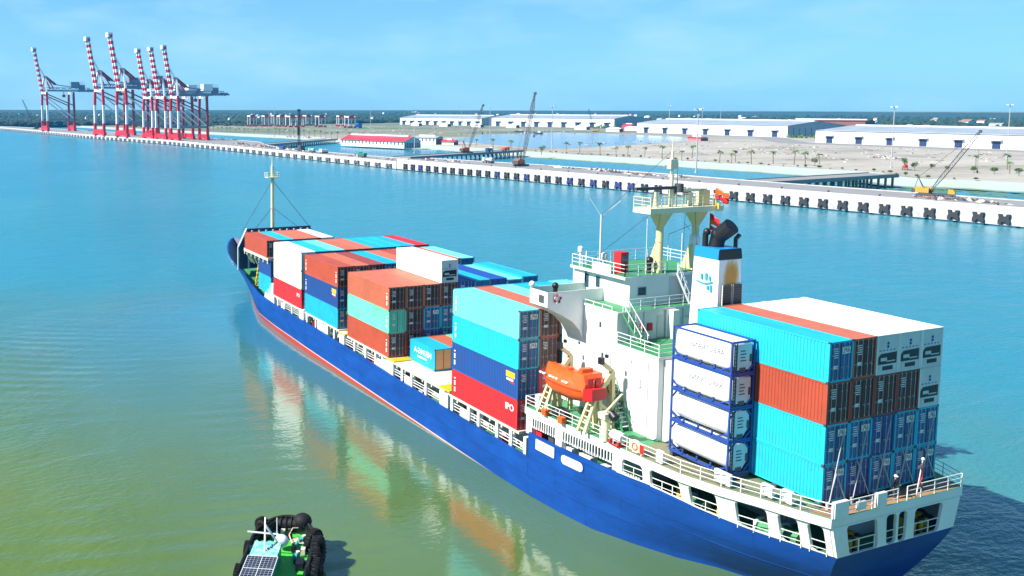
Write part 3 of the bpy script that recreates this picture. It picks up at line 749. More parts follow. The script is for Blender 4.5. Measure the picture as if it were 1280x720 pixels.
# railings of the house
rh = MB()
rail(rh, [(20.2, YN, 15.78), (15.0, YN, 15.78), (15.0, 2.6, 15.78)], 1.05, 3, 1.5, .032)
rail(rh, [(24.8, YN, 18.62), (21.0, YN, 18.62)], 0.35, 1, 1.5, .03)
rail(rh, [(20.2, YN-.9, 18.62), (20.2, -6.5, 18.62)], 1.05, 3, 1.6, .032)
zt = 21.52
rail(rh, [(WX0, WY1+.6, zt), (28.9, WY1+.6, zt), (28.9, WY0-.5, zt), (WX0, WY0-.5, zt)], 1.1, 3, 1.5, .032)
rail(rh, [(WX0, WY1+.6, zt), (WX0, -.2, zt)], 1.1, 3, 1.5, .032)
rh.build('railing', WHITE, ship, SO)
nb = MB(); nb.box(23.2, WY1+.62, 21.55, 25.7, WY1+.7, 22.35); nb.build('name_board', WHITE, ship, SO)
# ladders
def stairway(name, a, c, wd, mats, parent, steps=10, axis=(0, 1, 0), hand=True):
    k = MB(); a = Vector(a); c = Vector(c); ax = Vector(axis)
    for s_ in (-1, 1):
        k.bar(a+ax*(s_*wd/2), c+ax*(s_*wd/2), .09, .16, 0)
        if hand:
            k.bar(a+ax*(s_*wd/2)+Vector((0,0,.95)), c+ax*(s_*wd/2)+Vector((0,0,.95)), .06, .06, 1)
            for f_ in (0.05, .35, .65, .95): p = a.lerp(c, f_)+ax*(s_*wd/2); k.bar(p, p+Vector((0,0,.95)), .05, .05, 1)
    for i in range(1, steps):
        p = a.lerp(c, i/steps); d = (c-a); d.z = 0; d.normalize(); k.bar(p-ax*(wd/2), p+ax*(wd/2), .24, .05, 2)
    return k.build(name, mats, parent, SO)
stairway('ladder', (18.2, 4.9, 15.8), (20.15, 5.5, 18.6), .8, [GREEN, WHITE, GREEN], house)
stairway('ladder', (17.9, 7.0, 8.45), (20.1, 7.0, 12.0), .8, [GREEN, GREEN, WHITE], house)
stairway('ladder', (20.6, -2.6, 18.65), (21.3, -1.6, 21.5), .7, [WHITE, WHITE, STEEL], whs, 9, (.6, -.8, 0))
pf = MB(); pf.box(20.1, 6.3, 11.95, 22.6, 7.6, 12.05, 0); rail(pf, [(20.1, 7.6, 12.05), (22.6, 7.6, 12.05)], 1, 2, 1.2, .03, 1); pf.build('landing', [GREEN, YELLOW], house, SO)

# roof fittings
rf = MB()
rf.box(23.0, 2.8, 21.52, 24.0, 3.7, 23.5, 0); rf.box(22.98, 2.9, 22.5, 22.99, 3.25, 23.2, 1); rf.box(22.98, 3.3, 22.5, 22.99, 3.6, 23.2, 1)
rf.build('signal_locker', [REDP, GLASS], ship, SO)
an = MB()
an.cyl((25.2, 4.3, 21.5), (25.2, 4.3, 26.9), .11, .09, 8, 0); an.bar((25.2, 4.3, 26.7), (25.7, 5.3, 28.4), .07); an.bar((25.2, 4.3, 26.7), (24.5, 2.6, 28.2), .07)
an.build('signal_mast', LTGREY, ship, SO)
an = MB()
for (x, y, h_, r_) in [(21.8,1.8,5.2,.03),(22.5,-1.5,3.4,.03),(24.5,-5.2,3.2,.04),(26.8,-4.0,2.4,.03),(22.0,-3.3,2.2,.04),(27.8,3.8,1.5,.06)]: an.cyl((x, y, 21.5), (x, y, 21.5+h_), r_, None, 6, 0); an.cut()
an.build_each('whip_antenna', WHITE, ship, SO)
for (x, y, z, r_) in [(28.2,4.2,23.0,.27),(25.3,3.7,22.7,.3),(21.9,-4.2,24.2,.5)]:
    an = MB(); an.cyl((x, y, 21.5), (x, y, z), .13, None, 8, 0); an.cyl((x, y, z-.1), (x, y, z+r_*.9), r_, None, 14, 0); an.ball((x, y, z+r_*.9), r_, None, r_*.8, 14, 5, 0, 0.0); an.build('antenna_dome', WHITE, ship, SO)
an = MB(); an.cyl((22.3, .9, 21.5), (22.3, .9, 22.5), .25, None, 10, 0); an.ball((22.3, .9, 22.7), .38, mi=0); an.build('compass_stand', BLACK, ship, SO)

# portal mast
pmst = MB()
for y in (0.0, -4.4):
    pmst.cyl((22.06, y, 18.6), (22.06, y, 27.0), .34, .34, 14, 0)
    pmst.cyl((22.06, y, 25.8), (22.06, y, 27.3), .34, 1.15, 14, 0)
    pmst.prism([(22.35, y, 18.62), (23.6, y, 21.5), (22.35, y, 24.2)], (0, .12, 0), 0)
    pmst.prism([(22.4, y+.06, 21.5), (23.7, y+.06, 21.5), (22.4, y+.06, 24.4)], (0, .1, 0), 0)
pmst.prism([(20.9, 2.3, 27.25), (23.2, 2.3, 27.25), (23.2, -6.7, 27.25), (20.9, -6.7, 27.25)], (0, 0, .5), 1)
mastp = pmst.build('radar_mast', [CREAM, IVORY], ship, SO)
pr = MB(); rail(pr, [(20.95, 2.25, 27.75), (20.95, -6.65, 27.75), (23.15, -6.65, 27.75), (23.15, 2.25, 27.75), (20.95, 2.25, 27.75)], 1.0, 3, 1.3, .03)
pr.build('railing', IVORY, mastp, SO)
sc_ = MB(); sc_.cyl((22, .8, 27.75), (22, .8, 29.2), .35, .2, 10, 1); sc_.bar((22.3, 2.9, 29.5), (21.8, -1.9, 29.55), .35, .28, 0); sc_.cyl((21.8, -1.9, 29.1), (21.8, -1.9, 29.9), .42, None, 12, 0); sc_.build('radar_scanner', [DKGREY, IVORY], mastp, SO)
sc_ = MB(); sc_.cyl((22, -3.6, 27.75), (22, -3.6, 29.0), .3, .2, 10, 0); sc_.bar((22.2, -2.4, 29.25), (21.9, -5.4, 29.2), .3, .25, 0); sc_.box(21.6, -5.6, 27.75, 22.4, -4.7, 29.2, 1); sc_.build('radar_scanner', [IVORY, CREAM], mastp, SO)
tm = MB(); tm.cyl((22.06, -1.2, 27.7), (22.06, -1.2, 33.0), .22, .12, 10, 0); tm.box(21.8, -1.65, 31.3, 22.3, -.8, 32.2, 0); tm.cyl((22.06, -1.9, 27.7), (22.06, -1.9, 31.9), .05, None, 6, 0); tm.bar((22.06, -.2, 31.6), (22.06, -1.2, 31.6), .08); tm.cyl((22.06, -1.2, 33), (22.06, -1.2, 34.2), .04, None, 6, 0)
tm.build('topmast', IVORY, mastp, SO)
wr = MB()
for a, c in [((21.0,2.2,27.3),(27.8,3.9,21.6)),((21.0,1.0,27.3),(22.0,1.0,21.6)),((21.0,-2.0,27.3),(21.2,-2.0,18.7)),((21.2,-3.4,27.3),(21.2,-4.0,21.6)),((22.06,-1.2,33),(25.2,4.3,26.8)),((21.5,-.5,25.2),(21.2,-3.0,26.0)),((21.5,-3.2,25.4),(21.2,-2.2,26.2))]: wr.cyl(a, c, .022, None, 4)
wr.build('rigging_wire', DKGREY, mastp, SO)

# funnel
fn = MB()
bx0, bx1, by0, by1 = 12.95, 16.4, -1.15, 2.15
tx0, tx1, ty0, ty1 = 13.05, 15.75, -.45, 1.95
def frustum(mb, zlo, zhi, mi):
    def cor(z):
        t_ = (z-8.4)/(25.1-8.4); t_ = max(0, (z-15.8)/(25.1-15.8))
        a = [bx0+(tx0-bx0)*t_, bx1+(tx1-bx1)*t_, by0+(ty0-by0)*t_, by1+(ty1-by1)*t_]
        return [(a[0], a[2], z), (a[1], a[2], z), (a[1], a[3], z), (a[0], a[3], z)]
    l, h_ = cor(zlo), cor(zhi); mb.add(l+h_, [(3,2,1,0), (4,5,6,7)]+[(i, (i+1) % 4, 4+(i+1) % 4, 4+i) for i in range(4)], mi)
mt, t, b = new_mat('funnel_white_paint')     # white with a rust and soot stain on the after face
co = t.nodes.new('ShaderNodeTexCoord'); gp = t.nodes.new('ShaderNodeNewGeometry'); pos = gp.outputs['Position']
dist = t.nodes.new('ShaderNodeVectorMath'); dist.operation = 'DISTANCE'
sc1 = t.nodes.new('ShaderNodeVectorMath'); sc1.operation = 'MULTIPLY'; sc1.inputs[1].default_value = (1.6, 1.0, 0.5); t.links.new(pos, sc1.inputs[0])
t.links.new(sc1.outputs[0], dist.inputs[0]); dist.inputs[1].default_value = (13.0*1.6, .55, 22.7*.5)
nn = t.nodes.new('ShaderNodeMath'); nn.operation = 'MULTIPLY_ADD'; nn.inputs[1].default_value = -0.9; t.links.new(noise(t, scaled(t, pos, (2, 2, .5)), 1.2, 6, .7), nn.inputs[0]); 
inv = t.nodes.new('ShaderNodeMath'); inv.operation = 'ADD'; inv.inputs[1].default_value = 0.0; t.links.new(dist.outputs['Value'], nn.inputs[2])
t.links.new(ramp(t, nn.outputs[0], [(0.0, (0.55, 0.26, 0.03)), (0.22, (0.62, 0.42, 0.16)), (0.55, (0.80, 0.80, 0.78))]), b.inputs['Base Color'])
FUNM = mt
frustum(fn, 8.42, 24.15, 0); frustum(fn, 24.151, 25.1, 1)
funl = fn.build('funnel', [FUNM, paint('funnel_blue', (0.01, 0.23, 0.55), .4, .15)], ship, SO)
k = MB(); k.prism([(12.96, -.56, 24.2), (13.02, 2.06, 24.2), (13.02, 2.0, 25.05), (12.98, -.46, 25.05)], (.06, 0, 0), 0); k.build('black_band', BLACK, funl, SO)  # black plate across the after face of the blue cap
for y in (-.55, .65):
    k = MB(); k.box(12.86, y, 20.3, 12.99, y+.95, 22.0, 1)
    for i in range(7): k.box(12.84, y+.04, 20.4+i*.22, 12.86, y+.91, 20.5+i*.22, 0)
    k.box(12.84, y-.05, 20.25, 12.94, y, 22.05, 2); k.box(12.84, y+.95, 20.25, 12.94, y+1.0, 22.05, 2)
    k.build('louvre', [BLACK, DKGREY, BUFF], funl, SO)
k = MB(); k.cyl((14.6, .8, 25.0), (14.4, .7, 26.1), .62, .62, 16, 0); k.cyl((14.4, .7, 26.0), (13.3, .45, 27.0), .66, .72, 16, 0); k.ball((14.4, .7, 26.1), .68, mi=0); k.build('exhaust_pipe', BLACK, funl, SO)
k = MB(); k.cyl((15.1, 1.5, 25.0), (15.1, 1.5, 26.2), .24, None, 10, 0); k.ball((15.0, 1.45, 26.35), .32, mi=0); k.build('exhaust_pipe', BLACK, funl, SO)
k = MB(); k.cyl((13.4, -.2, 25.0), (13.4, -.2, 25.9), .17, None, 10, 0); k.cyl((13.4, -.2, 25.85), (13.1, -.3, 26.25), .18, None, 10, 0); k.build('exhaust_pipe', BLACK, funl, SO)
TEAL = paint('emblem_teal', (0.02, 0.30, 0.45), .5, .1)
k = MB()      # wave-and-sail emblem on the port face
for i in range(9):
    x = 15.35-i*.2; z = 22.05-.18*math.sin(i/8*math.pi)+.1*i/8; k.box(x-.2, 2.06, z, x, 2.10, z+.12)
for (x, z, h_) in [(14.9,22.3,.5),(14.4,22.3,.62),(14.0,22.3,.4),(14.2,21.5,.35),(13.85,21.35,.6)]: k.box(x-.22, 2.06, z, x, 2.10, z+h_); 
k.build('emblem', TEAL, funl, SO)
# grey casing, deckhouse behind the tanks
gc = MB(); gc.box(12.7, -7.2, 8.41, 15.0, YN-.6, 15.5, 0); gc.build('engine_casing', LTGREY, ship, SO)

# ---- foremast, breakwater, bow fittings
fm = MB(); fm.cyl((130.6, CY, 5.6), (130.6, CY, 25.4), .42, .30, 12, 0); fm.cyl((130.6, CY, 25.4), (130.6, CY, 27.4), .14, .06, 8, 0)
fm.box(129.7, CY-1.3, 23.0, 131.5, CY+1.3, 23.15, 0); rail(fm, [(129.7,CY-1.3,23.1),(129.7,CY+1.3,23.1),(131.5,CY+1.3,23.1),(131.5,CY-1.3,23.1),(129.7,CY-1.3,23.1)], .9, 2, 1.3, .05)
for i in range(26): fm.bar((130.1, CY-.25, 13+i*.4), (130.1, CY+.25, 13+i*.4), .05)
fm.bar((130.1, CY-.25, 12.8), (130.1, CY-.25, 23), .05); fm.bar((130.1, CY+.25, 12.8), (130.1, CY+.25, 23), .05)
fmo = fm.build('foremast', IVORY, ship, SO)
st_ = MB()
for (x, y, z) in [(127.4,6.6,12.6),(127.2,4.2,12.8),(127.4,-8.4,12.4),(127.2,-6.0,12.6)]: st_.cyl((130.6, CY, 22.5 if abs(y) > 6 else 17), (x, y, z), .05, None, 5)
st_.build('stay_wire', DKGREY, fmo, SO)
bw = MB(); bw.box(127.0, CY-6.9, 5.4, 127.3, CY+6.6, 13.3, 0)
for i in range(10): bw.box(126.8, CY-6.8+i*1.48, 12.3, 127.0, CY-6.55+i*1.48, 13.3, 0); bw.box(126.7, CY-6.8+i*1.48+.5, 12.7, 127.0, CY-6.8+i*1.48+.75, 12.95, 1)
bw.box(126.4, CY+6.4, 5.4, 127.5, CY+6.75, 11.6, 1); bw.bar((127.1, CY+6.75, 13.3), (121.5, CY+10.3, 10.7), .22, .22, 1); bw.bar((121.5, CY+10.3, 10.7), (121.5, CY+10.3, 6.3), .22, .22, 1)
bw.prism([(126.9, CY+6.6, 13.2), (121.6, CY+10.1, 10.6), (121.6, CY+10.1, 6.3), (126.9, CY+6.6, 5.4)], (0, -.2, 0), 0)
bw.build('breakwater', [NAVYSTEEL, WHITE], ship, SO)
bf = MB()
for (x, y) in [(134,3.8),(139,2.5),(142,-1.5),(146,-1),(136,-4.5),(132,5.2)]:
    bf.cyl((x, y, 5.0), (x, y, 6.6), .3, None, 10, 0); bf.cyl((x+1, y, 5.0), (x+1, y, 6.6), .3, None, 10, 0); bf.cut()
bf.cyl((136, 1.2, 6.6), (138.4, 1.2, 6.6), .9, None, 14, 1); bf.cyl((136, -3, 6.6), (138.4, -3, 6.6), .9, None, 14, 1); bf.box(135.6, -4, 4.8, 138.8, 2.2, 6.2, 1)
bf.cut(); bf.build_each('windlass', [BLACK, GREEN], ship, SO)
fr = MB()
for i in range(13):
    x = 131+i*1.9; 
    for sd in (1, -1):
        y = CY+sd*(h_top(x)-.25); fr.bar((x, y, z_top(x)-1.15), (x, y-sd*.5, z_top(x)-1.15), .1); fr.bar((x, y, z_top(x)-.1), (x, y-sd*.7, z_top(x)-1.9), .12); fr.cut()
fr.build_each('bulwark_stay', WHITE, ship, SO)
# platform carrying the foremost bay
fp = MB(); fp.box(99.0, -1.2, 11.55, 111.6, 11.4, 12.05, 0)
for x in (99.4, 101.5, 103.6, 105.7, 107.8, 110, 111.4):
    fp.bar((x, 11.2, 11.6), (x, 9.9, 9.4), .24, .24, 1); fp.box(x-.15, -1, 4.2, x+.15, -.6, 11.55, 1); fp.box(x-.12, 10.6, 11.0, x+.12, 11.35, 11.55, 1)
fp.box(99.2, 6.6, 3.6, 111.2, 6.9, 11.5, 2)
for i in range(8): fp.box(99.6+i*1.6, 6.9, 3.6, 99.9+i*1.6, 7.2, 11.5, 2)
for i in range(5): fp.box(112.2, 8.3-i*.1, 4.6+i*.8, 112.9, 8.9-i*.1, 4.8+i*.8, 3)
fp.bar((112.5, 9.0, 4.2), (112.5, 8.2, 9.2), .2, .2, 3); fp.bar((112.5, 8.2, 4.2), (112.5, 7.4, 9.2), .2, .2, 3)
fp.build('cargo_platform', [BUFF, IVORY, NAVYSTEEL, YELLOW], ship, SO)
lk = MB(); lk.prism([(97.4, 11.1, 4.2), (102.2, 11.0, 4.2), (101.4, 10.9, 6.9), (100.4, 10.9, 7.8), (97.4, 11.0, 7.9)], (0, -2.4, 0), 0); lk.build('bosun_store', LTGREY, ship, SO)

# ================================================================ CONTAINERS
CW = 2.438
_cm = {}
def cont_meshes(L, H):
    """shared meshes of a box container: corrugated body with frame, one door leaf, one lock rod"""
    k = (L, H)
    if k in _cm: return _cm[k]
    w2 = CW/2; b = MB()
    for x in (0, L-.16):
        for y in (-w2, w2-.16): b.box(x, y, 0, x+.16, y+.16, H, 0)
    for y in (-w2, w2-.1): b.box(.16, y, 0, L-.16, y+.1, .16, 0); b.box(.16, y, H-.10, L-.16, y+.1, H, 0)
    b.box(0, -w2+.16, 0, .12, w2-.16, .14, 0); b.box(0, -w2+.16, H-.12, .12, w2-.16, H, 0)
    b.box(L-.12, -w2+.16, 0, L, w2-.16, .16, 0); b.box(L-.12, -w2+.16, H-.12, L, w2-.16, H, 0)
    b.box(.1, -w2+.1, .10, L-.1, w2-.1, .17, 0)
    n = int((L-.32)/.278); p = (L-.32)/n
    for sg in (1, -1):                              # corrugated sides
        rows0, rows1 = [], []
        for i in range(n):
            for dx, dy in ((0, 0), (.10, 0), (.14, .045), (.238, .045)):
                x = .16+i*p+dx*p/.278; y = sg*(w2-.012-dy); rows0.append((x, y, .155)); rows1.append((x, y, H-.095))
        rows0.append((L-.16, sg*(w2-.012), .155)); rows1.append((L-.16, sg*(w2-.012), H-.095))
        b.grid([rows0, rows1] if sg > 0 else [rows1, rows0], 0, False)
    r0, r1 = [], []                                # roof, shallow cross corrugation
    n2 = int(L/.55)
    for i in range(n2):
        for dx, dz in ((0, 0), (.25, 0), (.30, .018), (.5, .018)):
            x = .1+(L-.2)*(i+dx/.55)/n2; r0.append((x, -w2+.09, H-.03-dz)); r1.append((x, w2-.09, H-.03-dz))
    r0.append((L-.1, -w2+.09, H-.03)); r1.append((L-.1, w2-.09, H-.03))
    rfm_ = MB(); rfm_.grid([r0, r1], 0, False)
    r0, r1 = [], []                                # front wall
    for i in range(8):
        for dy, dx in ((0, 0), (.1, 0), (.14, .04), (.24, .04)):
            y = -w2+.16+i*.265+dy; r0.append((L-.02-dx, y, .16)); r1.append((L-.02-dx, y, H-.12))
    b.grid([r0, r1], 0, False)
    for x in (0, L-.178):                          # corner castings
        for y in (-w2-.006, w2-.156):
            for z in (-.004, H-.114): b.box(x-.006, y, z, x+.184, y+.162, z+.118, 1)
    d = MB(); d.box(.045, -.52, .14, .09, .52, H-.12, 0)
    for z in (.55, H*.5, H-.6): d.box(.03, -.5, z, .045, .5, z+.05, 0)
    d.box(.036, -.525, .15, .046, -.495, H-.13, 1); d.box(.036, .495, .15, .046, .525, H-.13, 1)
    r = MB(); r.cyl((.02, 0, .1), (.02, 0, H-.08), .022, None, 6, 0)
    for z in (.16, .9, H-.75, H-.2): r.box(0.0, -.05, z, .045, .05, z+.1, 0)
    r.bar((.0, 0, 1.1), (.0, .3, 1.05), .035)
    out = (b, d, r, {}, rfm_); _cm[k] = out
    return out
def shared(k, part, mats):
    key = (part, tuple(m.name for m in mats)); cache = _cm[k][3]
    if key not in cache: cache[key] = _cm[k][{'body': 0, 'door': 1, 'lock_rod': 2, 'roof_panel': 4}[part]].mesh(part, mats)
    return cache[key]
def child(name, me, parent, loc=(0, 0, 0)):
    o = bpy.data.objects.new(name, me); COL.objects.link(o); o.parent = parent; o.location = loc; return o
def container(x0, yc, z0, L, H, color, label, group, rods=True, marks=None):
    t_ = empty('shipping_container', (x0, yc, z0), 0, label, 'container', group)
    cont_meshes(L, H); mt = cmat(color)
    door_c = SHADE_DOORS.get(color); dmt = cmat(door_c) if door_c else mt
    child('roof_panel', shared((L, H), 'roof_panel', [mt]), t_)
    body = child('body', shared((L, H), 'body', [mt, DKGREY]), t_)
    for sg in (1, -1):
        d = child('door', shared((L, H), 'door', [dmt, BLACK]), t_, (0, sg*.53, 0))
        if rods:
            for yy_ in (-.25, .22): child('lock_rod', shared((L, H), 'lock_rod', [STEEL]), d, (0, yy_, 0))
        if rods and marks == 'plate' and sg < 0:
            q = MB(); q.box(.022, -.42, H-.95, .03, .42, H-.45); q.build('name_plate', WHITE, d)
            lettering('APL', .46, INK, d, (.018, 0, H-.70), (0, -1, 0), (0, 0, 1))
        if rods and sg > 0:
            q = MB()
            for i in range(5): q.box(.026, -.30, H-.55-i*.16, .032, .32-.1*(i % 3), H-.49-i*.16)
            if random.random() < .7: q.box(.026, -.3, .95, .032, .25, 1.2)
            q.build('marking', INKW, d)
    return t_, body
def reefer(x0, yc, z0, L, H, label, group, tint_='white'):
    t_ = empty('refrigerated_container', (x0, yc, z0), 0, label, 'container', group)
    w2 = CW/2; mt = cmat(tint_); b = MB()
    b.box(.1, -w2+.015, .02, L-.05, w2-.015, H-.02, 0)
    for x in (0, L-.16):
        for y in (-w2, w2-.14): b.box(x, y, 0, x+.16, y+.14, H, 0)
    for y in (-w2, w2-.1): b.box(.16, y, 0, L-.16, y+.1, .16, 0); b.box(.16, y, H-.1, L-.16, y+.1, H, 0)
    for i in range(20): b.box(.5+i*(L-1)/20, w2-.016, .2, .52+i*(L-1)/20, w2-.008, H-.12, 0)
    b.build('body', [mt, DKGREY], t_)
    u = MB(); u.box(.03, -w2+.15, .12, .1, w2-.15, H-.1, 0)
    u.box(.0, -w2+.12, 0, .1, w2-.12, .14, 0); u.box(.0, -w2+.12, H-.1, .1, w2-.12, H, 0)
    u.prism([(.02, w2-.22, .75), (.02, w2-.22, 1.3), (.02, w2-.5, 1.55), (.02, -w2+.22, 1.6), (.02, -w2+.22, .75)], (.02, 0, 0), 1)
    u.box(-.01, .1, 1.0, .03, .75, 1.25, 2); u.box(-.01, -.8, .92, .03, .1, 1.0, 2); u.box(0, -.6, .3, .03, .5, .6, 1); u.box(0, .55, .25, .03, .9, .62, 2)
    for z in (2.05, 2.3): u.cyl((.0, 0, z), (.03, 0, z), .11, None, 10, 3)
    for i in range(5): u.box(.02, -.8+i*.38, 1.75, .03, -.62+i*.38, 1.83, 3)
    u.build('cooling_unit', [REEFERGREY, BLACK, LTGREY, FRAMEBLUE], t_)
    if L > 10:
        q = MB(); 
        for (x, z) in [(2.0,1.95),(2.9,1.95),(2.0,1.5),(2.9,1.5)]: q.box(x, w2-.006, z, x+.35, w2+.004, z+.22)
        q.build('marking', LTGREY, t_)
    return t_

SHADE_DOORS = {'orange': 'dark brown', 'red-orange': 'dark brown', 'brown-red': 'dark brown', 'cyan': 'deep blue', 'pale cyan': 'deep blue'}   # door leaves coloured darker, painting in the shade of the after ends
ORD = ['outermost', 'second', 'third', 'fourth', 'fifth', 'sixth', 'seventh', 'eighth', 'ninth']
def lab(color, kind, tier, ntier, row, bay):
    tn = {0: 'bottom', ntier-1: 'top'}.get(tier, ['', 'second', 'third'][tier] if tier < 3 else 'upper')
    return f"{color} {kind}, {tn} tier, {ORD[row]} row from lifeboat side, {bay}"
def bay(x0, ynear, z0, hs, cols, name, group, rods_cols=(), L=12.19, pitch=2.48, marks=None):
    for j, col in enumerate(cols):
        z = z0; nt_ = len(col)
        for i, c in enumerate(col):
            H = hs[i]-.03; yc = ynear-pitch*j-CW/2
            if c:
                dz = 0
                if c.startswith('-'): c = c[1:]; dz = -.25
                if c == 'reefer': reefer(x0, yc, z, L, H, lab('white', 'refrigerated container', i, nt_, j, name), group)
                else:
                    t_, body = container(x0, yc, z+dz, L, H, c, lab(c, 'container', i, nt_, j, name), group, rods=(j in rods_cols), marks='plate' if c in ('cyan', 'pale cyan') else None)
                    if j == 0 and marks and i in marks: marks[i](t_, L, H)
            z += hs[i]
# side markings of the outermost rows (port face, seen from outboard)
def on_side(txt, size, x, z, mat=INKW, mirror=True):
    return lambda t_, L, H: lettering(txt, size, mat, t_, (x, CW/2+.012, z), (-1, 0, 0), (0, 0, 1), mirror=mirror)
def strip(x, mat=INKW, frac=.55):
    def f(t_, L, H):
        q = MB(); n_ = 9
        for i in range(n_):
            if i % 4 == 3: continue
            z = H*.2+i*H*frac/n_; q.box(x, CW/2+.002, z, x+.28, CW/2+.014, z+H*frac/n_*.72)
        q.build('marking', mat, t_)
    return f
def logo_yellow(t_, L, H):
    q = MB(); q.box(.5, CW/2+.002, H*.66, 2.0, CW/2+.014, H*.86, 0); q.box(.75, CW/2+.002, H*.55, 1.9, CW/2+.014, H*.62, 1); q.box(.55, CW/2+.002, H*.48, 1.3, CW/2+.014, H*.53, 2)
    q.build('marking', [YELLOW, INKW, REDP], t_); strip(L-.7)(t_, L, H)
def both(*fs):
    def f(t_, L, H):
        for g in fs: g(t_, L, H)
    return f
A = 'stern stack'
bay(0.0, 5.05, 8.7, [2.79, 2.98, 3.07, 2.97], [
    ['cyan', 'cyan', 'red-orange', 'cyan'], ['navy', 'cyan', 'brown-red', 'orange'], ['cyan', 'navy', 'brown-red', 'reefer'],
    ['cyan', 'cyan', 'brown-red', 'reefer'], ['cyan', 'cyan', 'reefer', 'reefer']], A, 'containers stacked at the stern', (0, 1, 2, 3, 4), pitch=2.47)
Bn = 'stack before the bridge'
bay(28.43, 11.12, 5.66, [2.96, 3.0, 3.0, 2.86], [
    ['red', 'navy', 'cyan', 'pale cyan'], ['brown-red', 'red', 'brown-red', 'orange'], ['brown-red', 'navy', 'cyan', 'pale cyan'],
    ['cyan', 'navy', 'cyan', 'cyan'], ['cyan', 'cyan', 'navy', 'cyan'], ['navy', 'cyan', 'cyan', 'pale cyan'], ['cyan', 'navy', 'cyan', 'cyan'], ['cyan', 'cyan', 'cyan', 'cyan'], ['navy', 'cyan', 'cyan', 'cyan']],
    Bn, 'containers stacked ahead of the bridge', (0, 1, 2), marks={0: both(on_side('IPO', .95, 1.3, 1.9, mirror=False), strip(11.4)), 1: logo_yellow, 2: strip(11.4), 3: strip(11.4)})
Cn = 'stack beyond the low gap'
bay(55.57, 11.15, 6.05, [2.98, 2.93, 2.92, 2.9], [
    ['red-orange', 'mint', 'orange'], ['brown-red', 'brown-red', 'orange'], ['navy', 'cyan', 'orange'], ['navy', 'cyan', 'brown-red', 'reefer'],
    ['cyan', 'navy', 'royal blue'], ['navy', 'cyan', 'cyan'], ['cyan', 'cyan', 'royal blue'], ['cyan', 'navy', '-pale cyan'], ['navy', 'cyan', 'cyan']],
    Cn, 'containers stacked amidships', (0, 1, 2, 3, 4), marks={0: strip(.45), 1: strip(.45), 2: strip(.45)})
Dn = 'brown-roofed forward stack'
bay(71.06, 11.16, 6.25, [2.88, 2.97, 2.89], [
    ['cyan', 'navy', 'red-orange'], ['navy', 'brown-red', 'orange'], ['cyan', 'navy', 'brown-red'], ['cyan', 'cyan', 'cyan'], ['orange', 'navy', 'orange'],
    ['cyan', 'orange', 'red-orange'], ['navy', 'cyan', 'orange'], ['cyan', 'cyan', 'orange'], ['cyan', 'navy', 'pale cyan']],
    Dn, 'containers stacked forward', (0, 1, 2, 3), marks={1: logo_yellow, 2: both(strip(.4), strip(11.5))})
En = 'stack with white sides'
bay(84.7, 11.12, 6.28, [3.0, 2.9, 2.88], [
    ['red', 'ivory', 'white'], ['navy', 'cyan', 'cyan'], ['cyan', 'cyan', 'pale cyan'], ['orange', 'navy', 'orange'], ['cyan', 'navy', 'orange'],
    ['cyan', 'cyan', 'cyan'], ['navy', 'cyan', 'cyan'], ['cyan', 'cyan', 'cyan'], ['navy', 'red', 'red']], En, 'containers stacked near the bow', (0,), marks={0: on_side('IPO', .8, 1.3, 1.9, mirror=False)})
bay(99.3, 11.45, 12.06, [2.9], [['red-orange'], ['cyan'], ['orange'], ['orange'], ['white']], 'bow platform', 'containers on the bow platform', (0,), pitch=2.46, L=11.6)
bay(98.7, 11.0, 5.9, [2.9, 2.8], [['cyan', 'navy'], ['navy', 'cyan'], ['navy', 'navy']], 'under the bow platform', 'containers under the bow platform', (), L=6.06)
# low twenty-foot boxes in the gap
gz = 5.88
PEACH = paint('peach_plywood_end', (0.80, 0.42, 0.17), .6, .2)
t_, bd = container(48.5, 11.15-2.48-CW/2, gz, 6.06, 2.6, 'cyan', 'short cyan container with peach end and white lettering, alone in the low gap', 'short containers in the low gap', rods=False)
lettering('HEUNG-A', .95, INKW, t_, (2.9, CW/2+.012, 1.55), (-1, 0, 0), (0, 0, 1))
q = MB(); q.box(1.9, CW/2+.004, .78, 4.2, CW/2+.012, .98); q.build('marking', INKW, t_)
for d in [o for o in t_.children if o.name.startswith('door')]: d.data = d.data.copy(); d.data.materials[0] = PEACH
container(48.5, 11.15-4.96-CW/2, gz, 6.06, 2.6, 'orange', 'short orange container inboard of the lettered cyan one in the low gap', 'short containers in the low gap', rods=False)
container(48.5, 11.15-7.44-CW/2, gz, 6.06, 2.6, 'mint', 'short mint container behind the orange one in the low gap', 'short containers in the low gap', rods=False)

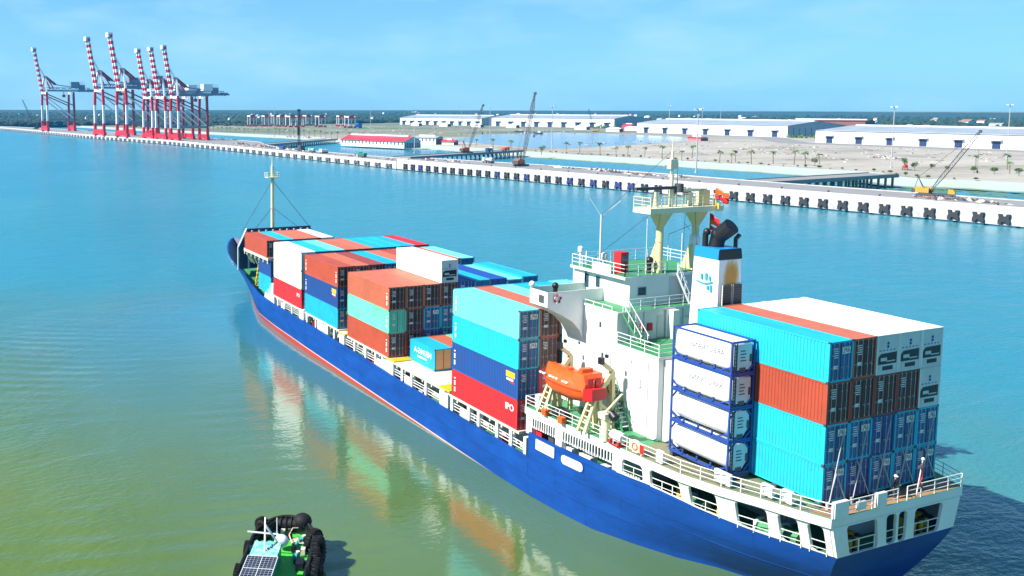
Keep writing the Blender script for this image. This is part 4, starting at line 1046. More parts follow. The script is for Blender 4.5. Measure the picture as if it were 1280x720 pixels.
# tank containers, four high beside the bridge house
TANKW = paint('tank_white', (0.82, 0.82, 0.80), .4, .10, .5)
def tank_container(z0, H, boxy, label, txt):
    L = 6.058; w2 = CW/2; x0 = 6.09; yc = 5.22+w2
    t_ = empty('tank_container', (x0, yc, z0), 0, label, 'tank container', 'tank containers stacked beside the bridge')
    f = MB(); e = .13
    for x in (0, L-e):
        for y in (-w2, w2-e): f.box(x, y, 0, x+e, y+e, H, 0)
        f.box(x, -w2+e, 0, x+e, w2-e, e, 0); f.box(x, -w2+e, H-e, x+e, w2-e, H, 0)
        for sy in (-1, 1):
            for zc, sz in ((e, 1),) if boxy else ((e, 1), (H-e, -1)): f.bar((x+e/2, sy*(w2-e/2), zc+sz*.62), (x+e/2, sy*(w2-.75), zc), .09, .1, 0)
    for y in (-w2, w2-e): f.box(e, y, 0, L-e, y+e, e*1.6, 0); f.box(e, y, H-.09, L-e, y+.09, H, 0)
    for sy in (-1, 1):
        for x, sg in ((e, 1), (L-e, -1)): f.bar((x, sy*(w2-.07), .6), (x+sg*1.1, sy*(w2-.07), .15), .1, .1, 0)
        for x in (1.6, 3.0, 4.5): f.box(x, sy*(w2-.05)-.05, .1, x+.14, sy*(w2-.05)+.05, .5, 0)
    f.build('frame', FRAMEBLUE, t_)
    k = MB(); rows = []; n_ = 32 if not boxy else 40; pw_ = 2.0 if not boxy else 4.5
    for x, s in ((.16, .55), (.2, .78), (.3, .92), (.5, 1.0), (L-.5, 1.0), (L-.3, .92), (L-.2, .78), (L-.16, .55)):
        row = []
        for i in range(n_):
            a = 2*math.pi*i/n_; ca, sa = math.cos(a), math.sin(a); q_ = (abs(ca)**pw_+abs(sa)**pw_)**(-1/pw_)
            ry = (1.19 if not boxy else 1.216)*s; rz = (1.15 if not boxy else 1.19)*s
            row.append((x, ry*ca*q_, H/2+(.05 if not boxy else .10)+rz*sa*q_))
        rows.append(row)
    k.grid(rows, 0, True, True); k.add(rows[0], [tuple(range(n_-1, -1, -1))]); k.add(rows[-1], [tuple(range(n_))])
    k.build('tank', TANKW, t_)
    p_ = MB(); a_ = 1.0; c_ = .42 if not boxy else .12; zc = H/2+.02
    oct_ = [(.09, -a_+.08, zc-a_+c_*1.6), (.09, -a_+c_*1.5, zc-a_), (.09, a_-c_-.1, zc-a_), (.09, a_-.1, zc-a_+c_), (.09, a_-.1, zc+a_-c_), (.09, a_-c_-.1, zc+a_), (.09, -a_+c_, zc+a_), (.09, -a_+.08, zc+a_-c_)]
    p_.prism(oct_, (.05, 0, 0), 0)
    p_.bar((.05, .92, .15), (.05, .92, H-.15), .06, None, 1); p_.bar((.05, .66, .15), (.05, .66, H-.15), .06, None, 1)
    for i in range(8): p_.bar((.05, .66, .3+i*.28), (.05, .92, .3+i*.28), .05, None, 1)
    p_.box(.05, -.3, .18, .1, .3, .5, 1); p_.box(.06, -.95, .9, .09, -.7, 1.5, 1)
    for i in range(4): p_.box(.075, -.35+(i % 2)*.12, 1.0+i*.25, .09, .25, 1.08+i*.25, 2)
    p_.build('end_panel', [paint('tank_end_grey', (0.55, 0.60, 0.62), .5, .2), DKGREY, INK], t_)
    k = MB(); k.box(.2, -.55, H-.10, 2.6, -.05, H-.06, 0); k.box(.6, .2, H-.10, 1.9, .8, H-.06, 0); k.box(1.0, -.2, H-.1, 1.3, .8, H-.05, 0)
    k.build('walkway', STEEL, t_)
    if txt: lettering(txt, .62, paint('faded_lettering', (.16, .16, .17), .6, .0, streak=False) if boxy else paint('very_faded_lettering', (.5, .5, .5), .6, 0, streak=False), t_, (2.45, 1.226 if boxy else 1.2, H*.60 if boxy else H/2+.1), (-1, 0, 0), (0, 0, 1), mirror=True)
for i, (boxy, txt, lb) in enumerate([(False, None, 'white cylinder tank container in blue frame, bottom of the stack, cross-braced end'), (False, None, 'white cylinder tank container in blue frame, second from the bottom'),
        (True, 'ARECTRANS', 'square-sided white tank container with grey lettering, just under the top one'), (True, 'ARECTRANS', 'square-sided white tank container with grey lettering, top of its stack')]):
    tank_container(8.87+i*2.62, 2.591, boxy, lb, txt)

# ================================================================ LOOSE THINGS ON THE SHIP
# enclosed lifeboat
lb = empty('lifeboat', (22.2, 9.75, 10.45), 0, 'orange enclosed lifeboat hanging in cream davits beside the white bridge house', 'lifeboat', scale=(.94, 1.2, 1.22))
LBL = 7.0
hm_ = MB(); rows = []; sec = []
nst = 15
for i in range(nst):
    s_ = i/(nst-1); x = -LBL/2+LBL*s_
    full = max(.04, (1-abs(2*s_-1)**3.2)); wv = 1.22*full**.7; kz = .15+.55*abs(2*s_-1)**3
    rows.append([(x, 0, kz), (x, wv*.55, kz+.15), (x, wv*.95, .85), (x, wv, 1.25), (x, wv*1.0, 1.32), (x, wv*.92, 1.75), (x, wv*.62, 2.15), (x, 0, 2.25), (x, -wv*.62, 2.15), (x, -wv*.92, 1.75), (x, -wv, 1.32), (x, -wv, 1.25), (x, -wv*.95, .85), (x, -wv*.55, kz+.15)])
hm_.grid(rows, 0, True, True)
hm_.build('hull', ORANGE, lb)
q = MB(); q.grid([[(x_[3][0], x_[3][1]+.03, 1.24) for x_ in rows], [(x_[3][0], x_[3][1]+.03, 1.33) for x_ in rows]], 0); q.build('fender_strip', REDP, lb)
q = MB(); q.prism([(-3.3, 0.95, 1.3), (-1.7, 1.05, 1.9), (-1.8, .8, 2.55), (-2.9, .7, 2.5), (-3.35, .8, 1.9)], (0, -1.7, 0), 0)
q.box(-2.4, -.5, 2.4, -1.9, .5, 2.8, 0); q.build('steering_cabin', ORANGE, lb)
q = MB(); q.box(-3.42, -.6, 1.5, -3.33, .6, 2.3, 0); q.prism([(-3.3, .95, .7), (-3.9, .5, .75), (-3.9, .5, 1.6), (-3.3, .95, 1.6)], (0, -1.3, 0), 0); q.build('stern_panel', REDP, lb)
q = MB(); q.cyl((.2, 0, 2.15), (.2, 0, 2.4), .38, .34, 12); q.cyl((2.6, 0, 1.9), (2.6, 0, 2.3), .2, None, 8); q.build('hatch', ORANGE, lb)
q = MB()
for i in range(9):
    if i in (2, 6): continue
    q.box(2.6-i*.5, 1.08, 1.60, 2.95-i*.5, 1.24, 1.70)
q.build('reflective_tape', INKW, lb)
for x in (19.2, 25.0):
    dv = MB()
    for dx in (-.45, .45):
        dv.bar((x+dx, 10.9, 8.42), (x+dx*.7, 9.6, 11.6), .26, .26, 0); dv.bar((x+dx, 9.0, 8.42), (x+dx*.7, 9.3, 11.6), .3, .3, 0)
    for i in range(6): dv.bar((x-.42, 10.75-i*.2, 8.8+i*.5), (x+.42, 10.75-i*.2, 8.8+i*.5), .1, None, 0)
    dv.bar((x, 9.4, 11.5), (x, 7.6, 13.6), .42, .42, 0); dv.bar((x, 7.6, 13.6), (x, 8.9, 14.6), .34, .34, 0); dv.bar((x, 9.2, 11.0), (x, 7.2, 9.4), .3, .3, 0)
    dv.box(x-.22, 8.7, 14.4, x+.22, 9.1, 15.0, 1); dv.box(x-.15, 8.2, 14.9, x+.15, 8.4, 15.2, 1)
    dv.bar((x, 7.5, 8.42), (x, 7.6, 13.6), .35, .35, 0)
    dv.build('lifeboat_davit', [CREAM, BLACK], ship, SO)
cr = MB(); cr.cyl((16.9, 10.2, 8.42), (16.9, 10.2, 10.6), .38, .34, 12, 0); cr.box(16.4, 9.8, 10.4, 17.3, 10.7, 10.9, 0); cr.bar((16.9, 10.2, 10.9), (14.3, 10.8, 13.3), .16, .16, 0); cr.box(14.15, 10.75, 12.4, 14.35, 10.9, 12.8, 1); cr.cyl((14.25, 10.82, 12.7), (14.25, 10.82, 13.3), .02, None, 5, 1); cr.cyl((16.0, 9.9, 10.6), (16.5, 9.9, 10.9), .4, None, 12, 1)
cr.build('stores_crane', [IVORY, BLACK], ship, SO)
rfm = empty('liferaft_canister', (15.6, 9.9, 8.42), 0, 'white liferaft canister on an orange cradle beside the stores crane', 'liferaft')
q = MB(); q.cyl((-.65, 0, .75), (.65, 0, .75), .42, None, 16); q.cyl((-.1, 0, .75), (.1, 0, .75), .46, None, 16); q.build('canister', WHITE, rfm)
q = MB()
for x in (-.5, .5): q.box(x-.08, -.5, 0, x+.08, .5, .42)
q.box(-.6, -.5, .0, .6, -.4, .1); q.box(-.6, .4, .0, .6, .5, .1); q.build('cradle', REDP, rfm)
q = MB(); q.box(26.0, 9.9, 8.42, 26.6, 10.4, 9.7); q.cyl((25.6, 10.1, 8.42), (25.6, 10.1, 9.9), .22, None, 10)
q.build('deck_vent', WHITE, ship, SO)
q = MB()
for (x, y) in [(24.3,10.9),(21.9,10.9)]: q.box(x-.3, y-.25, 8.42, x+.3, y+.25, 9.0); q.cut()
q.build_each('orange_locker', ORANGE, ship, SO)
q = MB()
for (x, y, z_) in [(23.2,9.8,.5),(23.6,10.1,.45),(22.8,9.9,.4)]: q.ball((x, y, 8.42+z_), .6, .5, .5)
q.build('covered_winch', BLACK, ship, SO)
fxm = MB(); fxm.box(12.5, CY+h_deck(12.7)-.1, 8.6, 14.2, CY+h_deck(12.7)-.06, 9.4, 0); fxm.box(12.5, CY+h_deck(12.7)-.055, 8.62, 12.95, CY+h_deck(12.7)-.05, 9.38, 1); fxm.torus((13.5, CY+h_deck(12.7)-.04, 9.0), .28, .07, 'y', 14, 6, 2)
fxm.build('fire_plan_board', [CREAM, REDP, ORANGE], ship, SO)
q = MB(); q.torus((24.86, 9.4, 19.2), .36, .09, 'x', 20, 8, 0)
for a in range(4): 
    g = a*math.pi/2+.4; q.box(24.74, 9.4+.36*math.cos(g)-.1, 19.2+.36*math.sin(g)-.1, 24.8, 9.4+.36*math.cos(g)+.1, 19.2+.36*math.sin(g)+.1, 1)
q.build('lifebuoy', [REDP, WHITE], None, (24.86, 9.4, 19.2), label='red and white lifebuoy hung on the bridge wing bulwark', cat='lifebuoy')
q = MB(); q.torus((19.3, 4.4, 17.2), .34, .09, 'x', 20, 8, 0); q.build('lifebuoy', REDP, None, (19.3, 4.4, 17.2), label='dark red lifebuoy on the rail of the green ladder below the wheelhouse', cat='lifebuoy')
# flags
def cloth(name, pts, mat, label, cat='flag'):
    k = MB(); k.grid(pts, 0, True); o = k.build(name, mat, None, pts[0][0], label=label, cat=cat)
    md = o.modifiers.new('thickness', 'SOLIDIFY'); md.thickness = .02
    return o
fg = empty('stern_flag', (-1.62, -2.75, 8.4), 0, 'red flag hanging from a short white staff on the stern rail', 'flag')
q = MB(); q.cyl((0, 0, 0), (-.35, 0, 3.1), .045, None, 6); q.ball((-.36, 0, 3.15), .12); q.build('staff', WHITE, fg)
q = MB(); q.grid([[(-.33+.02*j, .05+.16*math.sin(i*.9+j*.6)-.05*j, 2.9-.2*i-.07*j) for j in range(6)] for i in range(10)], 0, True); o = q.build('cloth', REDP, fg); o.modifiers.new('thickness', 'SOLIDIFY').thickness = .02
def bunting(x, y, z, n_, mats_, label):
    r_ = empty('signal_flag_hoist', (x, y, z), 0, label, 'flag'); q = MB(); q.cyl((0, 0, -n_*.55-.3), (0, 0, .2), .02, None, 4); q.build('halyard', DKGREY, r_)
    for i in range(n_):
        q = MB(); a_ = rgf.uniform(2.3, 3.9); L_ = rgf.uniform(.9, 1.4)
        q.grid([[(math.cos(a_)*L_*j/5, math.sin(a_)*L_*j/5-.1*j, -i*.55-.1*k-.09*j+.10*math.sin(j*1.4+k+i)) for j in range(6)] for k in range(6)], 0, True)
        o = q.build('cloth', mats_[i % len(mats_)], r_); o.modifiers.new('thickness', 'SOLIDIFY').thickness = .02
rgf = random.Random(12)
bunting(21.2, -5.9, 29.4, 3, [ORANGE, REDP, YELLOW], 'orange, red and yellow signal flags tied to the top of the radar mast platform')
bunting(21.2, -5.3, 27.0, 3, [REDP, ORANGE, REDP], 'red signal flags hanging beneath the radar mast platform')
# crew member on the stern
def person(loc, rz, label):
    r_ = empty('person', loc, rz, label, 'person')
    V = [((0,0,.95),.13),((0,0,1.15),.14),((0,0,1.38),.15),((0,0,1.5),.06),((.02,0,1.57),.065),((.02,0,1.68),.095),((.02,0,1.76),.07),
         ((0,.19,1.42),.07),((.06,.26,1.16),.05),((.25,.2,1.05),.042),((.33,.18,1.05),.04),((0,-.19,1.42),.07),((-.02,-.25,1.15),.05),((.03,-.25,.92),.042),((.04,-.25,.84),.038),
         ((0,.10,.86),.11),((.02,.11,.48),.07),((-.02,.11,.09),.05),((.16,.12,.04),.04),((0,-.10,.86),.11),((.03,-.11,.48),.07),((0,-.11,.09),.05),((.18,-.12,.04),.04)]
    E_ = [(0,1),(1,2),(2,3),(3,4),(4,5),(5,6),(2,7),(7,8),(8,9),(9,10),(2,11),(11,12),(12,13),(13,14),(0,15),(15,16),(16,17),(17,18),(0,19),(19,20),(20,21),(21,22)]
    me = bpy.data.meshes.new('body'); me.from_pydata([v[0] for v in V], E_, [])
    o = bpy.data.objects.new('body', me); COL.objects.link(o)
    o.modifiers.new('skin', 'SKIN'); o.modifiers.new('sub', 'SUBSURF').levels = 2
    o.modifiers['sub'].render_levels = 2
    for i, v in enumerate(V): me.skin_vertices[0].data[i].radius = (v[1], v[1]); me.skin_vertices[0].data[i].use_root = (i == 0)
    dg = bpy.context.evaluated_depsgraph_get(); me2 = bpy.data.meshes.new_from_object(o.evaluated_get(dg)); bpy.data.objects.remove(o)
    for mt_ in (BLACK, SKIN, DKGREY): me2.materials.append(mt_)
    for p in me2.polygons:
        c_ = p.center; p.use_smooth = True
        p.material_index = 1 if c_.z > 1.5 or (c_.z < .9 and c_.y < -.2) or c_.x > .28 and c_.z > .9 else (2 if c_.z < .92 else 0)
    me2.name = 'body'
    child('body', me2, r_)
    q = MB(); q.ball((.02, 0, 1.72), .125, .115, .12, 14, 6, 0, 0.0); q.cyl((.05, 0, 1.71), (.05, 0, 1.73), .15, .14, 14); q.build('helmet', WHITE, r_)
    return r_
person((-1.0, -1.3, 8.41), R(190), 'crew member in dark overalls and white helmet standing at the stern rail')

# ================================================================ TUG
tug = empty('tug_boat', (20.9, 38.75, 0), math.atan2(-0.50, 0.866), 'green decked wooden tug with solar panel roof and tyre fenders at the frame edge', 'tug')
TB = 2.5; TL_ = 13.0     # half beam, overall; local x forward, bow at x = 5.3
def tug_h(x):
    return TB*max(0.0, 1-max(0, (x-1.2)/4.2)**2.4)**.5 if x > 1.2 else TB
tx_s = [-8, -6, -4, -2, 0, 1.2, 2.2, 3.2, 4.0, 4.6, 5.0, 5.3, 5.39]
q = MB()
for sg in (1, -1):
    rows = [[(x*(.93 if f_ < .5 else 1), sg*tug_h(x)*(.85+.15*f_), -0.6+f_*(2.5+.05*max(0, x)**1.4)) for x in tx_s] for f_ in (0, .35, .7, 1)]
    q.grid(rows if sg > 0 else [r[::-1] for r in rows], 0, True)
    cap = rows[-1]; inn = [(p[0]*.965, p[1]*.92, p[2]) for p in cap]; low = [(p[0], p[1], 1.25) for p in inn]
    q.grid([cap, inn], 1, False); q.grid([inn, low], 1, False)
TUGHULL = paint('tug_hull_paint', (0.02, 0.20, 0.10), .5, .4)
th = q.build('hull', [TUGHULL, BLACK], tug)
TUGDECK = paint('tug_deck_green', (0.06, 0.50, 0.05), .55, .25, 1.2, streak=False)
q = MB(); q.grid([[(x*.965, tug_h(x)*.92, 1.3+.01*max(0, x)) for x in tx_s], [(x*.965, -tug_h(x)*.92, 1.3+.01*max(0, x)) for x in tx_s]], 0); q.build('deck', TUGDECK, tug)
TARP = paint('teal_tarpaulin', (0.10, 0.46, 0.42), .6, 1.0, 2.2, streak=False, bump=.6, col2=(0.62, 0.72, 0.70))
q = MB(); q.box(-7.4, -0.15, 1.3, 0.3, 1.9, 2.55, 0); q.box(-7.5, -.25, 2.55, .4, 2.0, 2.64, 1)
rows = [[(.42-2.7*i/12, 1.95-2.15*j/14, 2.70+.05*math.sin(i*2.3+j*1.9)+random.uniform(0, .11)) for j in range(15)] for i in range(13)]
q.grid(rows, 1, True)
wheel = q.build('wheelhouse', [paint('tug_cabin_green', (0.03, 0.30, 0.20), .5, .3), TARP], tug)
for y in (-.6, .5, 1.5):
    k = MB(); k.box(.303, y+.5, 1.75, .33, y+.9, 2.4, 0); k.build('window', GLASS, wheel)
SOLAR = paint('solar_cell', (0.012, 0.014, 0.035), .15, .1, streak=False)
sp = MB(); x0, x1, y0, y1, z = -6.3, -2.5, -.35, 1.95, 2.95
sp.box(x0, y0, z, x1, y1, z+.05, 0)
for i in range(3): sp.box(x0, y0+(y1-y0)*i/2-.03, z+.05, x1, y0+(y1-y0)*i/2+.03, z+.07, 1)
for i in range(3): sp.box(x0+(x1-x0)*i/2-.04, y0, z+.05, x0+(x1-x0)*i/2+.04, y1, z+.072, 1)
for i in range(1, 12): sp.box(x0+(x1-x0)*i/12-.008, y0, z+.05, x0+(x1-x0)*i/12+.008, y1, z+.056, 1)
for i in range(1, 8): sp.box(x0, y0+(y1-y0)*i/8-.008, z+.05, x1, y0+(y1-y0)*i/8+.008, z+.056, 1)
sp.build('solar_panel', [SOLAR, LTGREY], tug)
q = MB(); q.cyl((-1.7, .8, 2.6), (1.3, 1.3, 4.3), .08, .06, 8); q.bar((.6, .1, 3.3), (.6, 2.6, 3.4), .09); q.bar((.9, .1, 2.4), (.6, 1.1, 4.0), .07); q.bar((.4, .1, 2.6), (.5, 1.1, 3.9), .07); q.cyl((2.2, .5, 1.3), (2.2, .5, 3.9), .04, None, 6); q.build('mast', WHITE, tug)
q = MB(); q.ball((2.0, .1, 2.1), .5, .6, .5); q.build('buoy_float', WHITE, tug)
q = MB()
for k_ in range(3):
    pts = [(2.9+.35*math.cos(a*.5)+.06*k_+a*.02, -.6-.30*math.sin(a*.5)-a*.03, 1.5+.05*k_) for a in range(14)]
    q.tube(pts, .06, 6)
q.tube([(3.0, -.6, 1.5), (3.5, -.3, 1.9), (4.1, -.5, 2.2), (4.4, -.9, 2.1), (4.8, -.8, 2.1)], .06, 6)
q.build('mooring_rope', paint('rope', (.62, .52, .36), .9, .3), tug)
q = MB(); q.cyl((3.9, -.3, 1.3), (3.9, -.3, 2.1), .2, None, 10); q.bar((3.9, -.8, 1.9), (3.9, .2, 1.9), .14); q.box(-1.2, -2.1, 1.31, -.3, -1.5, 1.9); q.box(-.2, -2.3, 1.31, .2, -1.2, 1.5); q.build('bollard', BLACK, tug)
q = MB()
pts = [(x*1.03, tug_h(x)*1.03*1, 2.0+.05*max(0, x)**1.4) for x in tx_s]; pts += [(p[0], -p[1], p[2]) for p in pts[::-1]]
q.tube(pts[3:-3], .15, 8); q.cyl((4.8, -1.5, 2.3), (5.1, 1.1, 2.15), .5, .34, 12); q.ball((5.0, -1.2, 2.45), .72, .8, .66)
for i in range(5): q.torus((4.85+.05*i, -1.2+i*.45, 2.3), .52-.03*i, .05, 'y', 12, 6)
q.build('bow_fender', RUBBER, tug)
q = MB()
for (x, y, z, c_) in [(3.4,.9,1.35,0),(3.0,-1.5,1.35,1),(1.6,-1.1,1.35,0),(1.3,-1.9,1.35,2),(.2,-1.4,1.35,1),(4.2,.2,1.4,2)]:
    q.box(x, y, z, x+.5, y+.35, z+.45, c_); q.cyl((x+.7, y, z), (x+.7, y, z+.5), .18, None, 8, (c_+1) % 3); q.cut()
q.build_each('loose_gear', [BLACK, paint('gear_teal', (.05, .4, .36), .6, .4), BUFF], tug)
q = MB()
for i in range(5): q.tube([(3.6-.2*i, -1.9+.25*math.sin(i+k*.7)+.12*k, 1.45+.03*i) for k in range(9)], .05, 5)
q.build('mooring_rope', MATS['rope'], tug)
def tyre(loc, axis_rz, label, R0=.62, r=.27, group='tyre fenders hung round the tug'):
    q = MB(); q.torus((0, 0, 0), R0*.95, r*.86, 'y', 22, 10)
    for k in range(22):
        a = 2*math.pi*k/22; c_, s_ = math.cos(a), math.sin(a); q.bar((c_*(R0+r*.75), -r*.75, s_*(R0+r*.75)), (c_*(R0+r*.75), r*.75, s_*(R0+r*.75)), .12, .16)
    o = q.build('tyre_fender', RUBBER, None, None); o.location = loc; o.rotation_euler = (R(random.uniform(-12, 12)), 0, axis_rz)
    return tag(o, label, 'tyre', group)
tm_ = Matrix.Rotation(tug.rotation_euler.z, 4, 'Z'); tm_.translation = tug.location
def tl(x, y, z): return tm_ @ Vector((x, y, z))
tz = tug.rotation_euler.z
tyre(tl(3.3, -2.35, 1.5), tz-.5, 'big black tyre fender foremost on the starboard side of the tug', .75, .34)
tyre(tl(1.9, -2.95, 1.5), tz-.2, 'big black tyre fender second from the bow on the starboard side of the tug', .8, .34)
tyre(tl(.4, -3.0, 1.3), tz, 'black tyre fender third from the bow on the starboard side of the tug', .75, .34)
tyre(tl(-1.2, -3.0, 1.3), tz, 'black tyre fender fourth from the bow on the starboard side of the tug', .75, .34)
tyre(tl(3.9, 1.9, 2.2), tz+.9, 'black tyre fender on the port bow of the tug, beside its white mast', .62, .3)
tyre(tl(1.2, 2.75, 1.4), tz, 'black tyre fender on the port side of the tug, level with its mast', .6, .26)
tyre(tl(-2.6, 2.8, 1.4), tz, 'black tyre fender on the port side of the tug, beside the solar panel', .6, .26)

# ================================================================ PORT
CONC = paint('wharf_concrete', (0.25, 0.245, 0.24), .9, .35, .15, streak=True, bump=.2)
PALECONC = paint('wharf_face_white', (0.54, 0.53, 0.55), .85, .85, .35, col2=(.26, .25, .22))
FENDER = [paint('fender_black', (0.02, 0.022, 0.026), .7, .4), paint('fender_blue', (0.015, 0.03, 0.14), .7, .4), paint('fender_grey', (0.09, 0.09, 0.09), .7, .4)]
def fpt(x, off=0.0):
    fr_ = FRONT
    i = 0
    while i < len(fr_)-2 and x > fr_[i+1][0]: i += 1
    a, b_ = Vector(fr_[i]), Vector(fr_[i+1]); d = (b_-a).normalized(); n_ = Vector((d.y, -d.x)); p = a+(b_-a)*((x-a.x)/(b_.x-a.x))
    return p+n_*off, math.atan2(d.y, d.x)
FRONT = [(0,-279),(133,-251),(456,-201),(552,-193),(684,-184),(886,-167),(1133,-120),(1600,-60),(1760,-34)]
def wharf(name, xs, widths, zt, label, step, fscale):
    root = empty(name, (*fpt(xs[0])[0], 0), 0, label, 'wharf')
    o = (*fpt(xs[0])[0], 0)
    k = MB(); ft = [(*fpt(x)[0], zt) for x in xs]; fl = [(p[0], p[1], .5) for p in ft]
    bk_ = [(*fpt(x, w_)[0], zt) for x, w_ in zip(xs, widths)]; bl = [(p[0], p[1], zt-1.6) for p in bk_]
    k.grid([fl, ft], 1, False); k.grid([ft, bk_], 0, False); k.grid([bk_, bl], 1, False)
    # kerb along both edges
    for i in range(len(xs)-1):
        for off in (.4, None):
            a = fpt(xs[i], .4 if off else widths[i]-.5)[0]; c = fpt(xs[i+1], .4 if off else widths[i+1]-.5)[0]
            k.bar((*a, zt+.15), (*c, zt+.15), .6, .3, 1)
    k.add([(*fpt(xs[-1])[0], zt), (*fpt(xs[-1], widths[-1])[0], zt), (*fpt(xs[-1], widths[-1])[0], .5), (*fpt(xs[-1])[0], .5)], [(0,1,2,3)], 1)
    k.build('deck', [CONC, PALECONC], root, o)
    k = MB(); x = xs[0]+4
    while x < xs[-1]-3:
        for off in (9,): p = fpt(x, off)[0]; k.cyl((*p, -.8), (*p, zt-1.2), .6, None, 6); k.cut()
        x += 9 if fscale else 22
    k.build_each('pile', CONC, root, o)
    x = xs[0]+7; bme = None
    while x < xs[-1]-4:
        p, a = fpt(x, 1.3)
        if bme is None:
            q = MB(); q.cyl((0, 0, 0), (0, 0, .7), .32, .26, 8); q.cyl((0, 0, .7), (0, 0, .95), .45, .4, 8); bme = q.mesh('bollard', DKGREY)
        child('bollard', bme, root, (p.x-o[0], p.y-o[1], zt)); x += 18
    n_ = 0; x = xs[0]+step*.6; protos = {}
    while x < xs[-1]-2 and n_ < 98:
        p, a = fpt(x, -.05); w_ = step*.46; h_ = (zt-1.0)*.62; z0 = .75 if fscale else .9
        key = FENDER[2] if not fscale else (FENDER[1] if random.random() < .2 and fscale else FENDER[0])
        if key not in protos:
            f = MB(); dy = .9
            f.prism([(-w_/2, 0, 0), (-w_*.2, 0, 0), (-w_*.14, 0, h_*.28), (w_*.14, 0, h_*.28), (w_*.2, 0, 0), (w_/2, 0, 0), (w_/2, 0, h_*.4), (w_*.42, 0, h_*.6), (w_/2, 0, h_), (w_*.22, 0, h_), (w_*.14, 0, h_*.78), (-w_*.14, 0, h_*.78), (-w_*.22, 0, h_), (-w_/2, 0, h_), (-w_*.42, 0, h_*.6), (-w_/2, 0, h_*.4)], (0, dy, 0), 0)
            protos[key] = f.mesh('fender', key)
        c = child('fender', protos[key], root, (p.x-o[0], p.y-o[1], z0)); c.rotation_euler = (0, 0, a)
        n_ += 1; x += step
    return root
wharf('container_wharf', [60,133,175,215,255,290,330,370,410,455], [29,29,29,29,31,34,35,35,30,27], 6.3, 'white faced concrete wharf with big dark fenders across the river beyond the bridge', 7.2, 1)
wharf('crane_wharf', [455.6,500,552,610,684,740,800,886,960,1050,1133,1250,1400,1520,1600,1745], [26,24,22,22,26,40,62,66,66,66,66,66,60,50,40,22], 4.75, 'long low wharf carrying the row of red and white cranes', 13.2, 0)

def trestle(name, a, c, wd, zt, label):
    a = Vector(a); c = Vector(c); d = (c-a).normalized(); n_ = Vector((-d.y, d.x))*wd/2; o = (a.x, a.y, 0)
    r_ = empty(name, o, 0, label, 'trestle'); k = MB()
    p = [(*(a-n_), zt), (*(c-n_), zt), (*(c+n_), zt), (*(a+n_), zt)]; k.prism(p, (0, 0, -1.3), 0)
    for sg in (1, -1): k.bar((*(a+n_*sg*.95), zt+.2), (*(c+n_*sg*.95), zt+.2), .4, .4, 0)
    k.build('deck', CONC, r_, o); k = MB(); L_ = (c-a).length; i = 4
    while i < L_:
        for sg in (-.8, .8): p = a+d*i+n_*sg; k.cyl((*p, -.8), (*p, zt-1.2), .55, None, 6); k.cut()
        i += 6
    k.build_each('pile', CONC, r_, o)
trestle('access_trestle', (246,-262), (258,-364), 15, 6.0, 'short concrete access trestle joining the white wharf to the sandy bank')
trestle('access_trestle', (496,-226), (560,-362), 15, 5.2, 'concrete access trestle with a crane on it, beside the red roofed shed')
trestle('access_trestle', (745,-212), (880,-345), 15, 4.5, 'far concrete access trestle between crane wharf and palm lined bank')

